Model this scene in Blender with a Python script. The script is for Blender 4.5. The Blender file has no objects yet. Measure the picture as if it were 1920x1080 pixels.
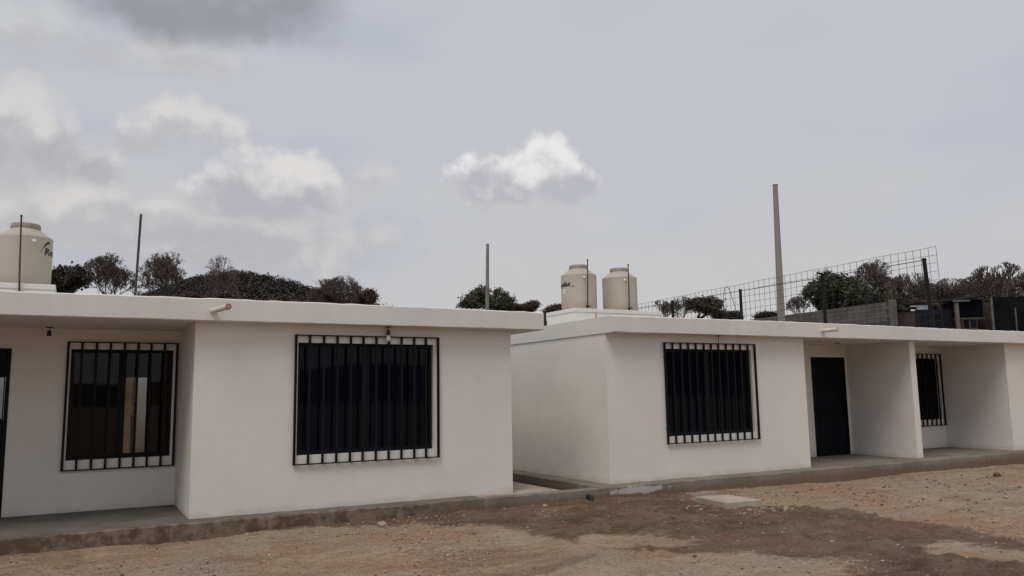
import bpy, bmesh, math, random
import numpy as np
from mathutils import Vector, Matrix

S = bpy.context.scene
COL = S.collection
R = math.radians

# ------------------------------------------------------------------ camera
cam = bpy.data.cameras.new('camera')
cam.sensor_width = 36.0
cam.lens = 1500.8 / 1920 * 36.0
cam.clip_start = 0.05
cam.clip_end = 6000
camo = bpy.data.objects.new('camera', cam)
COL.objects.link(camo)
FW = Vector((0.4785, 0.86833, 0.13052)); RT = Vector((0.87671, -0.48075, -0.0158)); UP = Vector((-0.04903, -0.12199, 0.99132))
m = Matrix.Identity(4)
for i in range(3):
    m[i][0] = RT[i]; m[i][1] = UP[i]; m[i][2] = -FW[i]
m.translation = (-2.3976, -10.4877, 1.4284)
camo.matrix_world = m
S.camera = camo

# ------------------------------------------------------------------ light
SUN_DIR = Vector((-0.40, -0.33, 0.86)).normalized()      # towards the sun, veiled by cloud
sun = bpy.data.lights.new('sun', 'SUN')
sun.energy = 1.35
sun.angle = R(28)
sun.color = (1.0, 0.93, 0.84)
suno = bpy.data.objects.new('sun', sun)
COL.objects.link(suno)
suno.rotation_euler = (-SUN_DIR).to_track_quat('-Z', 'Y').to_euler()

S.view_settings.view_transform = 'Standard'
S.view_settings.look = 'None'
S.view_settings.gamma = 1.0
S.view_settings.exposure = 0.13
S.cycles.max_bounces = 5
S.cycles.diffuse_bounces = 3
S.cycles.glossy_bounces = 2
S.cycles.transparent_max_bounces = 6

# ------------------------------------------------------------------ node helpers
class NT:
    def __init__(s, tree):
        s.t = tree
    def n(s, kind, **kw):
        nd = s.t.nodes.new(kind)
        for k, v in kw.items():
            setattr(nd, k, v)
        return nd
    def link(s, a, b):
        s.t.links.new(a, b)
    def put(s, sock, v):
        if isinstance(v, bpy.types.NodeSocket):
            s.t.links.new(v, sock)
        else:
            if sock.type == 'RGBA' and not hasattr(v, '__len__'):
                v = (v, v, v, 1)
            if sock.type == 'RGBA' and len(v) == 3:
                v = (*v, 1)
            sock.default_value = v
    def math(s, op, a, b=None, c=None, clamp=False):
        nd = s.n('ShaderNodeMath', operation=op, use_clamp=clamp)
        s.put(nd.inputs[0], a)
        if b is not None: s.put(nd.inputs[1], b)
        if c is not None: s.put(nd.inputs[2], c)
        return nd.outputs[0]
    def mix(s, f, a, b, blend='MIX'):
        nd = s.n('ShaderNodeMix', data_type='RGBA', blend_type=blend)
        nd.clamp_factor = True
        s.put(nd.inputs[0], f); s.put(nd.inputs[6], a); s.put(nd.inputs[7], b)
        return nd.outputs[2]
    def noise(s, vec, scale, detail=4, rough=0.55, out='Fac', dist=0.0):
        nd = s.n('ShaderNodeTexNoise')
        nd.inputs['Scale'].default_value = scale
        nd.inputs['Detail'].default_value = detail
        nd.inputs['Roughness'].default_value = rough
        nd.inputs['Distortion'].default_value = dist
        if vec is not None: s.put(nd.inputs['Vector'], vec)
        return nd.outputs[out]
    def smooth(s, v, a, b, lo=0.0, hi=1.0):
        nd = s.n('ShaderNodeMapRange', interpolation_type='SMOOTHSTEP')
        s.put(nd.inputs[0], v)
        nd.inputs[1].default_value = a; nd.inputs[2].default_value = b
        nd.inputs[3].default_value = lo; nd.inputs[4].default_value = hi
        return nd.outputs[0]

# ------------------------------------------------------------------ sky
W = bpy.data.worlds.new('World')
S.world = W
W.use_nodes = True
W.node_tree.nodes.clear()
w = NT(W.node_tree)
sky = w.n('ShaderNodeTexSky', sky_type='NISHITA')
sky.sun_disc = False
sky.sun_elevation = math.asin(SUN_DIR.z)
sky.sun_rotation = math.atan2(SUN_DIR.x, SUN_DIR.y)
sky.dust_density = 3.0
tc = w.n('ShaderNodeTexCoord')
D = tc.outputs['Generated']
sx = w.n('ShaderNodeSeparateXYZ'); w.link(D, sx.inputs[0])
az = w.math('ARCTAN2', sx.outputs[0], sx.outputs[1])
el = w.math('ARCSINE', sx.outputs[2])
# thin bright veil over the blue, paler and pinker towards the horizon
skyk = w.mix(1.0, sky.outputs[0], (0.10, 0.10, 0.10), 'MULTIPLY')
veil_lo = (0.535, 0.522, 0.520)
veil_hi = (0.512, 0.519, 0.552)
veil = w.mix(w.smooth(el, 0.10, 0.36), veil_lo, veil_hi)
mp = w.n('ShaderNodeMapping'); w.link(D, mp.inputs[0]); mp.inputs['Scale'].default_value = (1.0, 1.3, 4.2); mp.inputs['Rotation'].default_value = (0.22, 0.1, 0)
streak = w.noise(mp.outputs[0], 1.9, 3, 0.5, dist=0.4)
veil = w.mix(w.smooth(streak, 0.40, 0.70, 0, 0.75), veil, (0.435, 0.458, 0.525))
soft = w.noise(D, 4.2, 3, 0.55)
veil = w.mix(w.smooth(soft, 0.48, 0.72, 0, 0.30), veil, (0.58, 0.57, 0.575))
base = w.mix(0.92, skyk, veil)
# cumulus: each cloud is a union of uneven lobes with billowing edges, a lit head and a grey flat foot
wn = w.n('ShaderNodeTexNoise'); w.link(D, wn.inputs['Vector'])
wn.inputs['Scale'].default_value = 9; wn.inputs['Detail'].default_value = 5; wn.inputs['Roughness'].default_value = 0.58
ws = w.n('ShaderNodeSeparateColor'); w.link(wn.outputs['Color'], ws.inputs[0])
vw = w.n('ShaderNodeVectorMath', operation='MULTIPLY_ADD'); w.link(wn.outputs['Color'], vw.inputs[0]); vw.inputs[1].default_value = (0.05, 0.05, 0.05); w.link(D, vw.inputs[2])
vo = w.n('ShaderNodeTexVoronoi', feature='F1'); w.link(vw.outputs[0], vo.inputs['Vector'])
vo.inputs['Scale'].default_value = 24; vo.inputs['Detail'].default_value = 1.5; vo.inputs['Roughness'].default_value = 0.55
puff = w.math('MULTIPLY', w.math('SUBTRACT', 0.52, vo.outputs['Distance']), 0.42)
fine = w.math('SUBTRACT', w.noise(D, 17, 6, 0.62), 0.44)
puff = w.math('ADD', puff, w.math('MULTIPLY', fine, 1.5))
azw = w.math('MULTIPLY_ADD', w.math('SUBTRACT', ws.outputs[0], 0.5), 0.07, az)
elw = w.math('MULTIPLY_ADD', w.math('SUBTRACT', ws.outputs[1], 0.5), 0.04, el)
GROUPS = [  # lobes (az, el, half width, half height), foot, top, head colour, foot colour, opacity, billow, edge
    ([(0.142, 0.190, 0.30, 0.070), (-0.119, 0.185, 0.18, 0.085)], 0.100, 0.250, (0.555, 0.54, 0.535), (0.42, 0.42, 0.445), 0.9, 0.7, 0.8),
    ([(-0.061, 0.387, 0.075, 0.050), (0.105, 0.385, 0.125, 0.030), (0.008, 0.375, 0.06, 0.032)], 0.338, 0.427, (0.57, 0.57, 0.57), (0.46, 0.46, 0.48), 0.8, 0.6, 0.9),
    ([(0.145, 0.447, 0.145, 0.052), (0.059, 0.432, 0.095, 0.044), (0.224, 0.466, 0.075, 0.046)], 0.385, 0.52, (0.345, 0.345, 0.38), (0.285, 0.285, 0.32), 0.97, 0.45, 0.75),
    ([(-0.066, 0.299, 0.060, 0.046), (-0.026, 0.268, 0.070, 0.044), (-0.102, 0.254, 0.064, 0.050), (0.011, 0.257, 0.040, 0.028)], 0.205, 0.330, (0.60, 0.59, 0.58), (0.40, 0.40, 0.425), 0.9, 0.8, 0.7),
    ([(0.096, 0.317, 0.058, 0.031), (0.145, 0.313, 0.046, 0.028), (0.061, 0.296, 0.042, 0.024)], 0.266, 0.340, (0.62, 0.61, 0.60), (0.45, 0.45, 0.475), 0.9, 0.9, 0.6),
    ([(0.027, 0.213, 0.072, 0.032), (0.074, 0.209, 0.055, 0.028), (-0.019, 0.188, 0.080, 0.030)], 0.160, 0.245, (0.61, 0.595, 0.58), (0.45, 0.45, 0.47), 0.9, 0.8, 0.65),
    ([(0.219, 0.264, 0.068, 0.040), (0.158, 0.246, 0.054, 0.032), (0.266, 0.244, 0.044, 0.029), (0.195, 0.231, 0.092, 0.026)], 0.196, 0.294, (0.66, 0.645, 0.635), (0.415, 0.415, 0.45), 0.95, 0.9, 0.55),
    ([(0.333, 0.262, 0.034, 0.027), (0.303, 0.243, 0.032, 0.020)], 0.225, 0.286, (0.57, 0.56, 0.555), (0.48, 0.48, 0.50), 0.7, 0.8, 0.7),
    ([(0.544, 0.289, 0.044, 0.037), (0.506, 0.267, 0.056, 0.031), (0.462, 0.272, 0.046, 0.034), (0.576, 0.263, 0.036, 0.028)], 0.226, 0.312, (0.74, 0.73, 0.725), (0.44, 0.44, 0.48), 1.0, 0.75, 0.40),
]
AE = w.n('ShaderNodeCombineXYZ'); w.link(azw, AE.inputs[0]); w.link(elw, AE.inputs[1])
c = base
for lobes, e_lo, e_hi, head, foot, op, bil, edge in GROUPS:
    far = None
    for a0, e0, ra, re in lobes:
        ra *= 1.22; re *= 1.18
        ml = w.n('ShaderNodeVectorMath', operation='MULTIPLY_ADD'); w.link(AE.outputs[0], ml.inputs[0])
        ml.inputs[1].default_value = (1 / ra, 1 / re, 0); ml.inputs[2].default_value = (-a0 / ra, -e0 / re, 0)
        ln = w.n('ShaderNodeVectorMath', operation='LENGTH'); w.link(ml.outputs[0], ln.inputs[0])
        far = ln.outputs['Value'] if far is None else w.math('SMOOTH_MIN', far, ln.outputs['Value'], 0.12)
    dens = w.math('SUBTRACT', 1.0, far)
    hgt = w.math('MULTIPLY', w.math('SUBTRACT', elw, e_lo), 1 / (e_hi - e_lo))
    dn = w.math('MULTIPLY_ADD', puff, bil, dens)
    mk = w.math('MULTIPLY', w.smooth(dn, 0.0, edge, 0, op), w.smooth(w.math('MULTIPLY_ADD', fine, 0.5, hgt), -0.15, 0.28))
    hv = w.math('MULTIPLY_ADD', puff, 0.8, w.math('MULTIPLY_ADD', dens, -0.30, hgt))
    c = w.mix(mk, c, w.mix(w.smooth(hv, 0.10, 0.62), foot, head))
bg = w.n('ShaderNodeBackground'); w.link(c, bg.inputs[0]); bg.inputs[1].default_value = 1.0
wo = w.n('ShaderNodeOutputWorld'); w.link(bg.outputs[0], wo.inputs[0])
W.cycles.sampling_method = 'MANUAL'
W.cycles.sample_map_resolution = 512

# ------------------------------------------------------------------ materials
def material(name):
    mt = bpy.data.materials.new(name)
    mt.use_nodes = True
    mt.node_tree.nodes.clear()
    t = NT(mt.node_tree)
    o = t.n('ShaderNodeOutputMaterial')
    p = t.n('ShaderNodeBsdfPrincipled')
    t.link(p.outputs[0], o.inputs[0])
    return mt, t, p, o
def coords(t, kind='Object'):
    return t.n('ShaderNodeTexCoord').outputs[kind]
def position(t):
    return t.n('ShaderNodeNewGeometry').outputs['Position']
def bump(t, p, h, strength, dist=0.01):
    b = t.n('ShaderNodeBump'); b.inputs['Strength'].default_value = strength; b.inputs['Distance'].default_value = dist
    t.link(h, b.inputs['Height']); t.link(b.outputs[0], p.inputs['Normal'])
def simple(name, col, rough=0.6, var=0.15, scale=8, metallic=0.0, bmp=0.0, bscale=60, spec=0.5):
    mt, t, p, o = material(name)
    pos = position(t)
    n = t.noise(pos, scale, 5, 0.6)
    dk = tuple(x * (1 - var) for x in col); lt = tuple(min(1, x * (1 + var)) for x in col)
    t.link(t.mix(t.smooth(n, 0.3, 0.7), dk, lt), p.inputs['Base Color'])
    p.inputs['Roughness'].default_value = rough
    p.inputs['Metallic'].default_value = metallic
    p.inputs['Specular IOR Level'].default_value = spec
    if bmp: bump(t, p, t.noise(pos, bscale, 4), bmp)
    return mt

def stucco(name, col):
    mt, t, p, o = material(name)
    pos = position(t)
    big = t.noise(pos, 0.9, 5, 0.6)
    mid = t.noise(pos, 5.0, 5, 0.65)
    colr = t.mix(t.smooth(big, 0.3, 0.7), tuple(x * 0.955 for x in col), tuple(x * 1.03 for x in col))
    colr = t.mix(t.smooth(mid, 0.35, 0.75, 0, 0.5), colr, tuple(x * 0.94 for x in col))
    s = t.n('ShaderNodeSeparateXYZ'); t.link(pos, s.inputs[0])
    # dust thrown up on the lowest hand's breadth of the walls
    hz = t.math('ADD', s.outputs[2], t.math('MULTIPLY', t.math('SUBTRACT', t.noise(pos, 3.2, 4), 0.5), 0.25))
    colr = t.mix(t.smooth(hz, 0.10, -0.02, 0, 0.45), colr, (0.50, 0.40, 0.30))
    mv = t.n('ShaderNodeMapping'); t.link(pos, mv.inputs[0]); mv.inputs['Scale'].default_value = (9, 9, 0.35)
    run = t.noise(mv.outputs[0], 1.0, 4, 0.6)
    colr = t.mix(t.smooth(run, 0.56, 0.80, 0, 0.16), colr, tuple(x * 0.72 for x in col))
    patch = t.noise(pos, 1.7, 6, 0.7, dist=0.8)
    colr = t.mix(t.smooth(patch, 0.56, 0.64, 0, 0.10), colr, tuple(x * 0.80 for x in col))
    colr = t.mix(t.smooth(t.noise(pos, 45, 3, 0.6), 0.70, 0.78, 0, 0.25), colr, tuple(x * 0.7 for x in col))
    t.link(colr, p.inputs['Base Color'])
    p.inputs['Roughness'].default_value = 0.9
    p.inputs['Specular IOR Level'].default_value = 0.25
    h = t.math('ADD', t.math('MULTIPLY', t.noise(pos, 3.0, 3), 3.0), t.noise(pos, 90, 4, 0.7))
    bump(t, p, h, 0.35, 0.004)
    return mt

M = {}
M['wall'] = stucco('white_stucco', (0.725, 0.705, 0.668))
M['roof'] = stucco('white_painted_concrete', (0.690, 0.673, 0.645))
M['inner'] = simple('indoor_gloom_grey', (0.045, 0.044, 0.045), 0.95, 0.2, 2)  # near-black colour stands in for the dim light inside the rooms
M['steel'] = simple('black_painted_steel', (0.006, 0.0045, 0.005), 0.6, 0.4, 30, spec=0.18)
M['frame'] = simple('black_aluminium', (0.004, 0.0045, 0.007), 0.5, 0.3, 20, spec=0.2)
M['door'] = simple('dark_navy_door_paint', (0.003, 0.0035, 0.008), 0.5, 0.3, 4, spec=0.15)
M['pvc'] = simple('white_plastic_pipe', (0.66, 0.58, 0.48), 0.5, 0.1, 10)
M['orange'] = simple('orange_plastic_pipe', (0.46, 0.24, 0.13), 0.5, 0.2, 20)
M['red'] = simple('orange_red_plastic', (0.62, 0.25, 0.18), 0.5, 0.15, 20)
M['black'] = simple('black_plastic', (0.012, 0.012, 0.012), 0.5, 0.2, 20)
M['bulb'] = simple('milky_glass_bulb', (0.75, 0.73, 0.68), 0.2, 0.03, 20)
M['tank'] = simple('beige_tank_plastic', (0.440, 0.395, 0.325), 0.55, 0.04, 1.2, spec=0.35)
M['tanklid'] = simple('grey_beige_lid_plastic', (0.30, 0.25, 0.21), 0.6, 0.05, 2)
M['white'] = simple('white_print', (0.75, 0.74, 0.72), 0.5, 0.03, 20)
M['pole'] = simple('pole_concrete', (0.27, 0.245, 0.225), 0.9, 0.06, 0.8, bmp=0.3, bscale=30)
M['poleg'] = simple('grey_weathered_pole', (0.20, 0.19, 0.18), 0.9, 0.25, 2)
M['rust'] = simple('rusty_steel_pipe', (0.05, 0.036, 0.032), 0.7, 0.4, 12)
M['post'] = simple('dark_painted_post', (0.010, 0.011, 0.012), 0.7, 0.3, 10, spec=0.15)
M['wire'] = simple('dark_steel_wire', (0.028, 0.028, 0.030), 0.7, 0.2, 10, spec=0.2)
M['block'] = simple('grey_concrete_block', (0.125, 0.113, 0.106), 0.95, 0.25, 1.1, bmp=0.5, bscale=25)
M['mortar'] = simple('block_mortar', (0.07, 0.063, 0.06), 0.95, 0.2, 4)
M['tarp'] = simple('navy_tarpaulin', (0.012, 0.012, 0.021), 0.8, 0.3, 1.5, bmp=0.6, bscale=3, spec=0.1)
M['tarpd'] = simple('black_green_shade_cloth', (0.008, 0.009, 0.010), 0.9, 0.35, 1.0, bmp=0.6, bscale=4, spec=0.08)
M['timber'] = simple('grey_weathered_timber', (0.125, 0.112, 0.10), 0.9, 0.3, 3)
M['brownboard'] = simple('brown_boarding', (0.055, 0.035, 0.030), 0.9, 0.4, 2)
M['bluesheet'] = simple('pale_blue_sheet', (0.30, 0.36, 0.42), 0.6, 0.15, 3)
M['bark'] = simple('dark_bark', (0.085, 0.064, 0.056), 0.95, 0.35, 3)
M['twig'] = simple('dry_twigs', (0.098, 0.072, 0.064), 0.95, 0.35, 0.7)
def leafmat(name, a, b, scale=0.6):
    mt, t, p, o = material(name)
    pos = position(t)
    t.link(t.mix(t.smooth(t.noise(pos, scale, 5, 0.65), 0.35, 0.65), a, b), p.inputs['Base Color'])
    p.inputs['Roughness'].default_value = 0.8
    p.inputs['Specular IOR Level'].default_value = 0.2
    return mt
M['leafgreen'] = leafmat('green_leaves', (0.044, 0.058, 0.034), (0.102, 0.126, 0.068), 1.4)
M['leafbrown'] = leafmat('dry_brown_leaves', (0.057, 0.038, 0.034), (0.133, 0.085, 0.068), 0.9)
M['leafdark'] = leafmat('dark_evergreen_leaves', (0.034, 0.036, 0.028), (0.076, 0.072, 0.053), 0.9)
M['leafmaroon'] = leafmat('maroon_dry_leaves', (0.058, 0.042, 0.041), (0.118, 0.086, 0.080), 0.9)
M['leafolive'] = leafmat('olive_brown_leaves', (0.064, 0.054, 0.035), (0.136, 0.112, 0.067), 1.2)
M['leafhill'] = leafmat('hillside_wood', (0.034, 0.029, 0.026), (0.046, 0.041, 0.035), 0.05)
M['stone'] = simple('pale_stone', (0.31, 0.245, 0.185), 0.95, 0.3, 9, bmp=0.4, bscale=50)
M['gravel'] = simple('mixed_gravel', (0.285, 0.232, 0.180), 0.95, 0.55, 26)
M['clod'] = simple('brown_earth_clods', (0.130, 0.082, 0.056), 0.95, 0.35, 9)

def concrete(name, col, stains=True):
    mt, t, p, o = material(name)
    pos = position(t)
    s = t.n('ShaderNodeSeparateXYZ'); t.link(pos, s.inputs[0])
    n1 = t.noise(pos, 1.6, 6, 0.65); n2 = t.noise(pos, 9, 6, 0.7)
    cc = t.mix(t.smooth(n1, 0.32, 0.68), tuple(x * 0.78 for x in col), tuple(x * 1.18 for x in col))
    cc = t.mix(t.smooth(n2, 0.45, 0.75, 0, 0.55), cc, tuple(x * 0.7 for x in col))
    if stains:
        # earth splashed on the sides, mostly at the left houses
        hz = t.math('ADD', s.outputs[2], t.math('MULTIPLY', t.math('SUBTRACT', n2, 0.5), 0.22))
        cc = t.mix(t.smooth(hz, -0.03, -0.16, 0, 0.85), cc, (0.165, 0.108, 0.072))
        side = t.smooth(t.math('ADD', s.outputs[0], t.math('MULTIPLY', n1, 2.0)), 4.6, 2.2, 0, 0.85)
        face = t.smooth(s.outputs[1], -0.20, -0.31)
        n3 = t.noise(pos, 4.5, 7, 0.75)
        cc = t.mix(t.math('MULTIPLY', side, face), cc, t.mix(t.smooth(n3, 0.40, 0.60), (0.095, 0.064, 0.043), (0.235, 0.180, 0.132)))
        cc = t.mix(t.math('MULTIPLY', t.smooth(t.noise(pos, 16, 5, 0.7), 0.60, 0.68, 0, 0.8), face), cc, (0.060, 0.045, 0.035))
        # smear of white plaster on the kerb face beside the right house's corner
        dx = t.math('MULTIPLY', t.math('SUBTRACT', s.outputs[0], 5.32), 1 / 0.58)
        dz = t.math('MULTIPLY', t.math('ADD', s.outputs[2], 0.072), 1 / 0.062)
        dd = t.math('SQRT', t.math('ADD', t.math('MULTIPLY', dx, dx), t.math('MULTIPLY', dz, dz)))
        dd = t.math('ADD', dd, t.math('MULTIPLY', t.math('SUBTRACT', t.noise(pos, 7, 5, 0.7), 0.5), 2.4))
        sm = t.math('MULTIPLY', t.smooth(dd, 1.05, 0.55, 0, 0.7), t.smooth(s.outputs[1], -0.31, -0.325))
        cc = t.mix(sm, cc, (0.58, 0.53, 0.50))
    t.link(cc, p.inputs['Base Color'])
    p.inputs['Roughness'].default_value = 0.92
    p.inputs['Specular IOR Level'].default_value = 0.25
    bump(t, p, t.math('ADD', t.noise(pos, 14, 6, 0.7), t.math('MULTIPLY', t.noise(pos, 110, 4), 0.35)), 0.5, 0.012)
    return mt
M['concrete'] = concrete('grey_brown_concrete', (0.215, 0.192, 0.165))
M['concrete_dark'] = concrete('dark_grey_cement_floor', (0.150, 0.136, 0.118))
M['apron'] = concrete('pale_fresh_concrete', (0.38, 0.32, 0.245), False)
M['lid'] = concrete('manhole_concrete', (0.40, 0.345, 0.28), False)

def glass(name, see):
    mt, t, p, o = material(name)
    if not see:
        p.inputs['Base Color'].default_value = (0.0035, 0.0045, 0.010, 1)
        p.inputs['Roughness'].default_value = 0.03
        p.inputs['IOR'].default_value = 1.24
        n = t.noise(position(t), 1.3, 2)
        bump(t, p, n, 0.03, 0.01)
        return mt
    tr = t.n('ShaderNodeBsdfTransparent'); tr.inputs[0].default_value = (0.66, 0.66, 0.66, 1)
    gl = t.n('ShaderNodeBsdfGlossy'); gl.inputs['Roughness'].default_value = 0.02
    fr = t.n('ShaderNodeFresnel'); fr.inputs[0].default_value = 1.30
    mx = t.n('ShaderNodeMixShader'); t.link(fr.outputs[0], mx.inputs[0]); t.link(tr.outputs[0], mx.inputs[1]); t.link(gl.outputs[0], mx.inputs[2])
    t.link(mx.outputs[0], o.inputs[0])
    return mt
M['glass'] = glass('dark_tinted_glass', False)
M['glass_see'] = glass('smoked_glass', True)

def ground_mat():
    mt, t, p, o = material('dry_and_damp_earth')
    pos = position(t)
    big = t.noise(pos, 0.35, 5, 0.6); mid = t.noise(pos, 1.7, 6, 0.65); fine = t.noise(pos, 9, 7, 0.75); grit = t.noise(pos, 38, 5, 0.8)
    tan = t.mix(t.smooth(mid, 0.38, 0.62), (0.310, 0.198, 0.122), (0.450, 0.315, 0.208))
    cc = t.mix(t.smooth(big, 0.42, 0.60, 0, 0.8), tan, (0.375, 0.212, 0.128))
    grv = t.math('ADD', t.noise(pos, 0.55, 5, 0.6), t.math('MULTIPLY', t.math('SUBTRACT', fine, 0.5), 0.5))
    gm = t.smooth(grv, 0.46, 0.58)
    cc = t.mix(t.math('MULTIPLY', gm, 0.7), cc, (0.385, 0.318, 0.242))
    cc = t.mix(t.smooth(fine, 0.52, 0.64, 0, 0.55), cc, (0.165, 0.108, 0.072))
    cc = t.mix(t.smooth(fine, 0.46, 0.36, 0, 0.45), cc, (0.47, 0.375, 0.28))
    cc = t.mix(t.smooth(grit, 0.53, 0.61, 0, 0.6), cc, (0.50, 0.43, 0.34))
    cc = t.mix(t.smooth(grit, 0.47, 0.39, 0, 0.6), cc, (0.130, 0.086, 0.058))
    mv = t.n('ShaderNodeMapping'); t.link(pos, mv.inputs[0]); mv.inputs['Scale'].default_value = (0.55, 2.0, 1.0); mv.inputs['Rotation'].default_value = (0, 0, 0.35)
    str1 = t.noise(mv.outputs[0], 1.3, 7, 0.7, dist=0.6)
    cc = t.mix(t.smooth(str1, 0.53, 0.66, 0, 0.55), cc, (0.185, 0.120, 0.082))
    cc = t.mix(t.smooth(str1, 0.46, 0.34, 0, 0.55), cc, (0.46, 0.375, 0.285))
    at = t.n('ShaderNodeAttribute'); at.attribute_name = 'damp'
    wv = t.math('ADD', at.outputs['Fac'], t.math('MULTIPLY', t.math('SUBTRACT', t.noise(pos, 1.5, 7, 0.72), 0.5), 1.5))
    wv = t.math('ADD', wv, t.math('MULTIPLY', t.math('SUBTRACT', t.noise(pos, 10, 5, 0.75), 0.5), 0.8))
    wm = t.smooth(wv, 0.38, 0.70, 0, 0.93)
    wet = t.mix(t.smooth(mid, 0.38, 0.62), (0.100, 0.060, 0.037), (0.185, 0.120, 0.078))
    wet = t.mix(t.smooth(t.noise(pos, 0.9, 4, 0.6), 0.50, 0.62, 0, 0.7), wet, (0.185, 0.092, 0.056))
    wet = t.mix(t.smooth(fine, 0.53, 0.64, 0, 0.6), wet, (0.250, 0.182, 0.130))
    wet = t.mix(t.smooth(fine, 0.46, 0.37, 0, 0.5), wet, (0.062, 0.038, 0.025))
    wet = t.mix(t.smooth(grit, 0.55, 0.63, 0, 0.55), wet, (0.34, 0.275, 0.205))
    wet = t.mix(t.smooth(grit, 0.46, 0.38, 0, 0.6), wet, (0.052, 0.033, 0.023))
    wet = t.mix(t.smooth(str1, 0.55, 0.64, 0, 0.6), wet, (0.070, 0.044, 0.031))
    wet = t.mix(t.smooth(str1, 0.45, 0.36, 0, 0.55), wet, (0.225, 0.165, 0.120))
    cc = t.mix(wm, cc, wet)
    # grass and scrub over the slopes behind
    s = t.n('ShaderNodeSeparateXYZ'); t.link(pos, s.inputs[0])
    cc = t.mix(t.smooth(s.outputs[1], 13.5, 15.0, 0, 0.8), cc, t.mix(t.smooth(fine, 0.4, 0.6), (0.130, 0.080, 0.052), (0.24, 0.165, 0.115)))
    cc = t.mix(t.smooth(s.outputs[2], 2.6, 3.8, 0, 0.8), cc, (0.085, 0.068, 0.045))
    t.link(cc, p.inputs['Base Color'])
    t.link(t.smooth(wm, 0, 1, 0.95, 0.8), p.inputs['Roughness'])
    p.inputs['Specular IOR Level'].default_value = 0.2
    h = t.math('ADD', t.math('MULTIPLY', fine, 1.6), t.math('MULTIPLY', grit, 0.6))
    bump(t, p, h, 0.9, 0.035)
    return mt
M['ground'] = ground_mat()

# ------------------------------------------------------------------ mesh helpers
def obj(name, me, mat=None, parent=None):
    if isinstance(me, bmesh.types.BMesh):
        b = me
        me = bpy.data.meshes.new(name)
        b.normal_update(); b.to_mesh(me); b.free()
    o = bpy.data.objects.new(name, me)
    if mat is not None and me is not None:
        me.materials.clear(); me.materials.append(M[mat])
    COL.objects.link(o)
    if parent is not None: o.parent = parent
    return o
def tag(o, label, cat, group=None):
    o['label'] = label; o['category'] = cat
    if group: o['group'] = group
    return o
def structure(o):
    o['kind'] = 'structure'; return o
def empty(name, loc, label, cat, group=None):
    o = bpy.data.objects.new(name, None); o.location = loc; o.empty_display_size = 0.3
    COL.objects.link(o)
    return tag(o, label, cat, group)
def box(b, x0, x1, y0, y1, z0, z1):
    vs = [b.verts.new(p) for p in ((x0, y0, z0), (x1, y0, z0), (x1, y1, z0), (x0, y1, z0), (x0, y0, z1), (x1, y0, z1), (x1, y1, z1), (x0, y1, z1))]
    for f in ((3, 2, 1, 0), (4, 5, 6, 7), (0, 1, 5, 4), (1, 2, 6, 5), (2, 3, 7, 6), (3, 0, 4, 7)):
        b.faces.new([vs[i] for i in f])
    return vs
def boxes(*bs, bevel=0.0):
    b = bmesh.new()
    for x in bs: box(b, *x)
    if bevel:
        bmesh.ops.bevel(b, geom=list(b.edges), offset=bevel, segments=1, affect='EDGES')
    return b
def tube(b, p0, p1, r0, r1=None, n=8, caps=True):
    r1 = r0 if r1 is None else r1
    p0 = Vector(p0); p1 = Vector(p1); d = (p1 - p0).normalized()
    a = d.orthogonal().normalized(); c2 = d.cross(a)
    A = []; B = []
    for i in range(n):
        t = 2 * math.pi * i / n; e = a * math.cos(t) + c2 * math.sin(t)
        A.append(b.verts.new(p0 + e * r0)); B.append(b.verts.new(p1 + e * r1))
    for i in range(n):
        f = b.faces.new((A[i], A[(i + 1) % n], B[(i + 1) % n], B[i])); f.smooth = n > 5
    if caps:
        b.faces.new([b.verts.new(v.co) for v in A[::-1]]); b.faces.new([b.verts.new(v.co) for v in B])
def tube_path(b, pts, r, n=6):
    for i in range(len(pts) - 1): tube(b, pts[i], pts[i + 1], r, n=n)
def lathe(b, prof, n=48, cap=True):
    rings = []
    for r, z in prof:
        rings.append([b.verts.new((r * math.cos(2 * math.pi * i / n), r * math.sin(2 * math.pi * i / n), z)) for i in range(n)])
    for k in range(len(rings) - 1):
        for i in range(n):
            f = b.faces.new((rings[k][i], rings[k][(i + 1) % n], rings[k + 1][(i + 1) % n], rings[k + 1][i])); f.smooth = True
    if cap:
        b.faces.new(rings[0][::-1]); b.faces.new(rings[-1])
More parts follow.
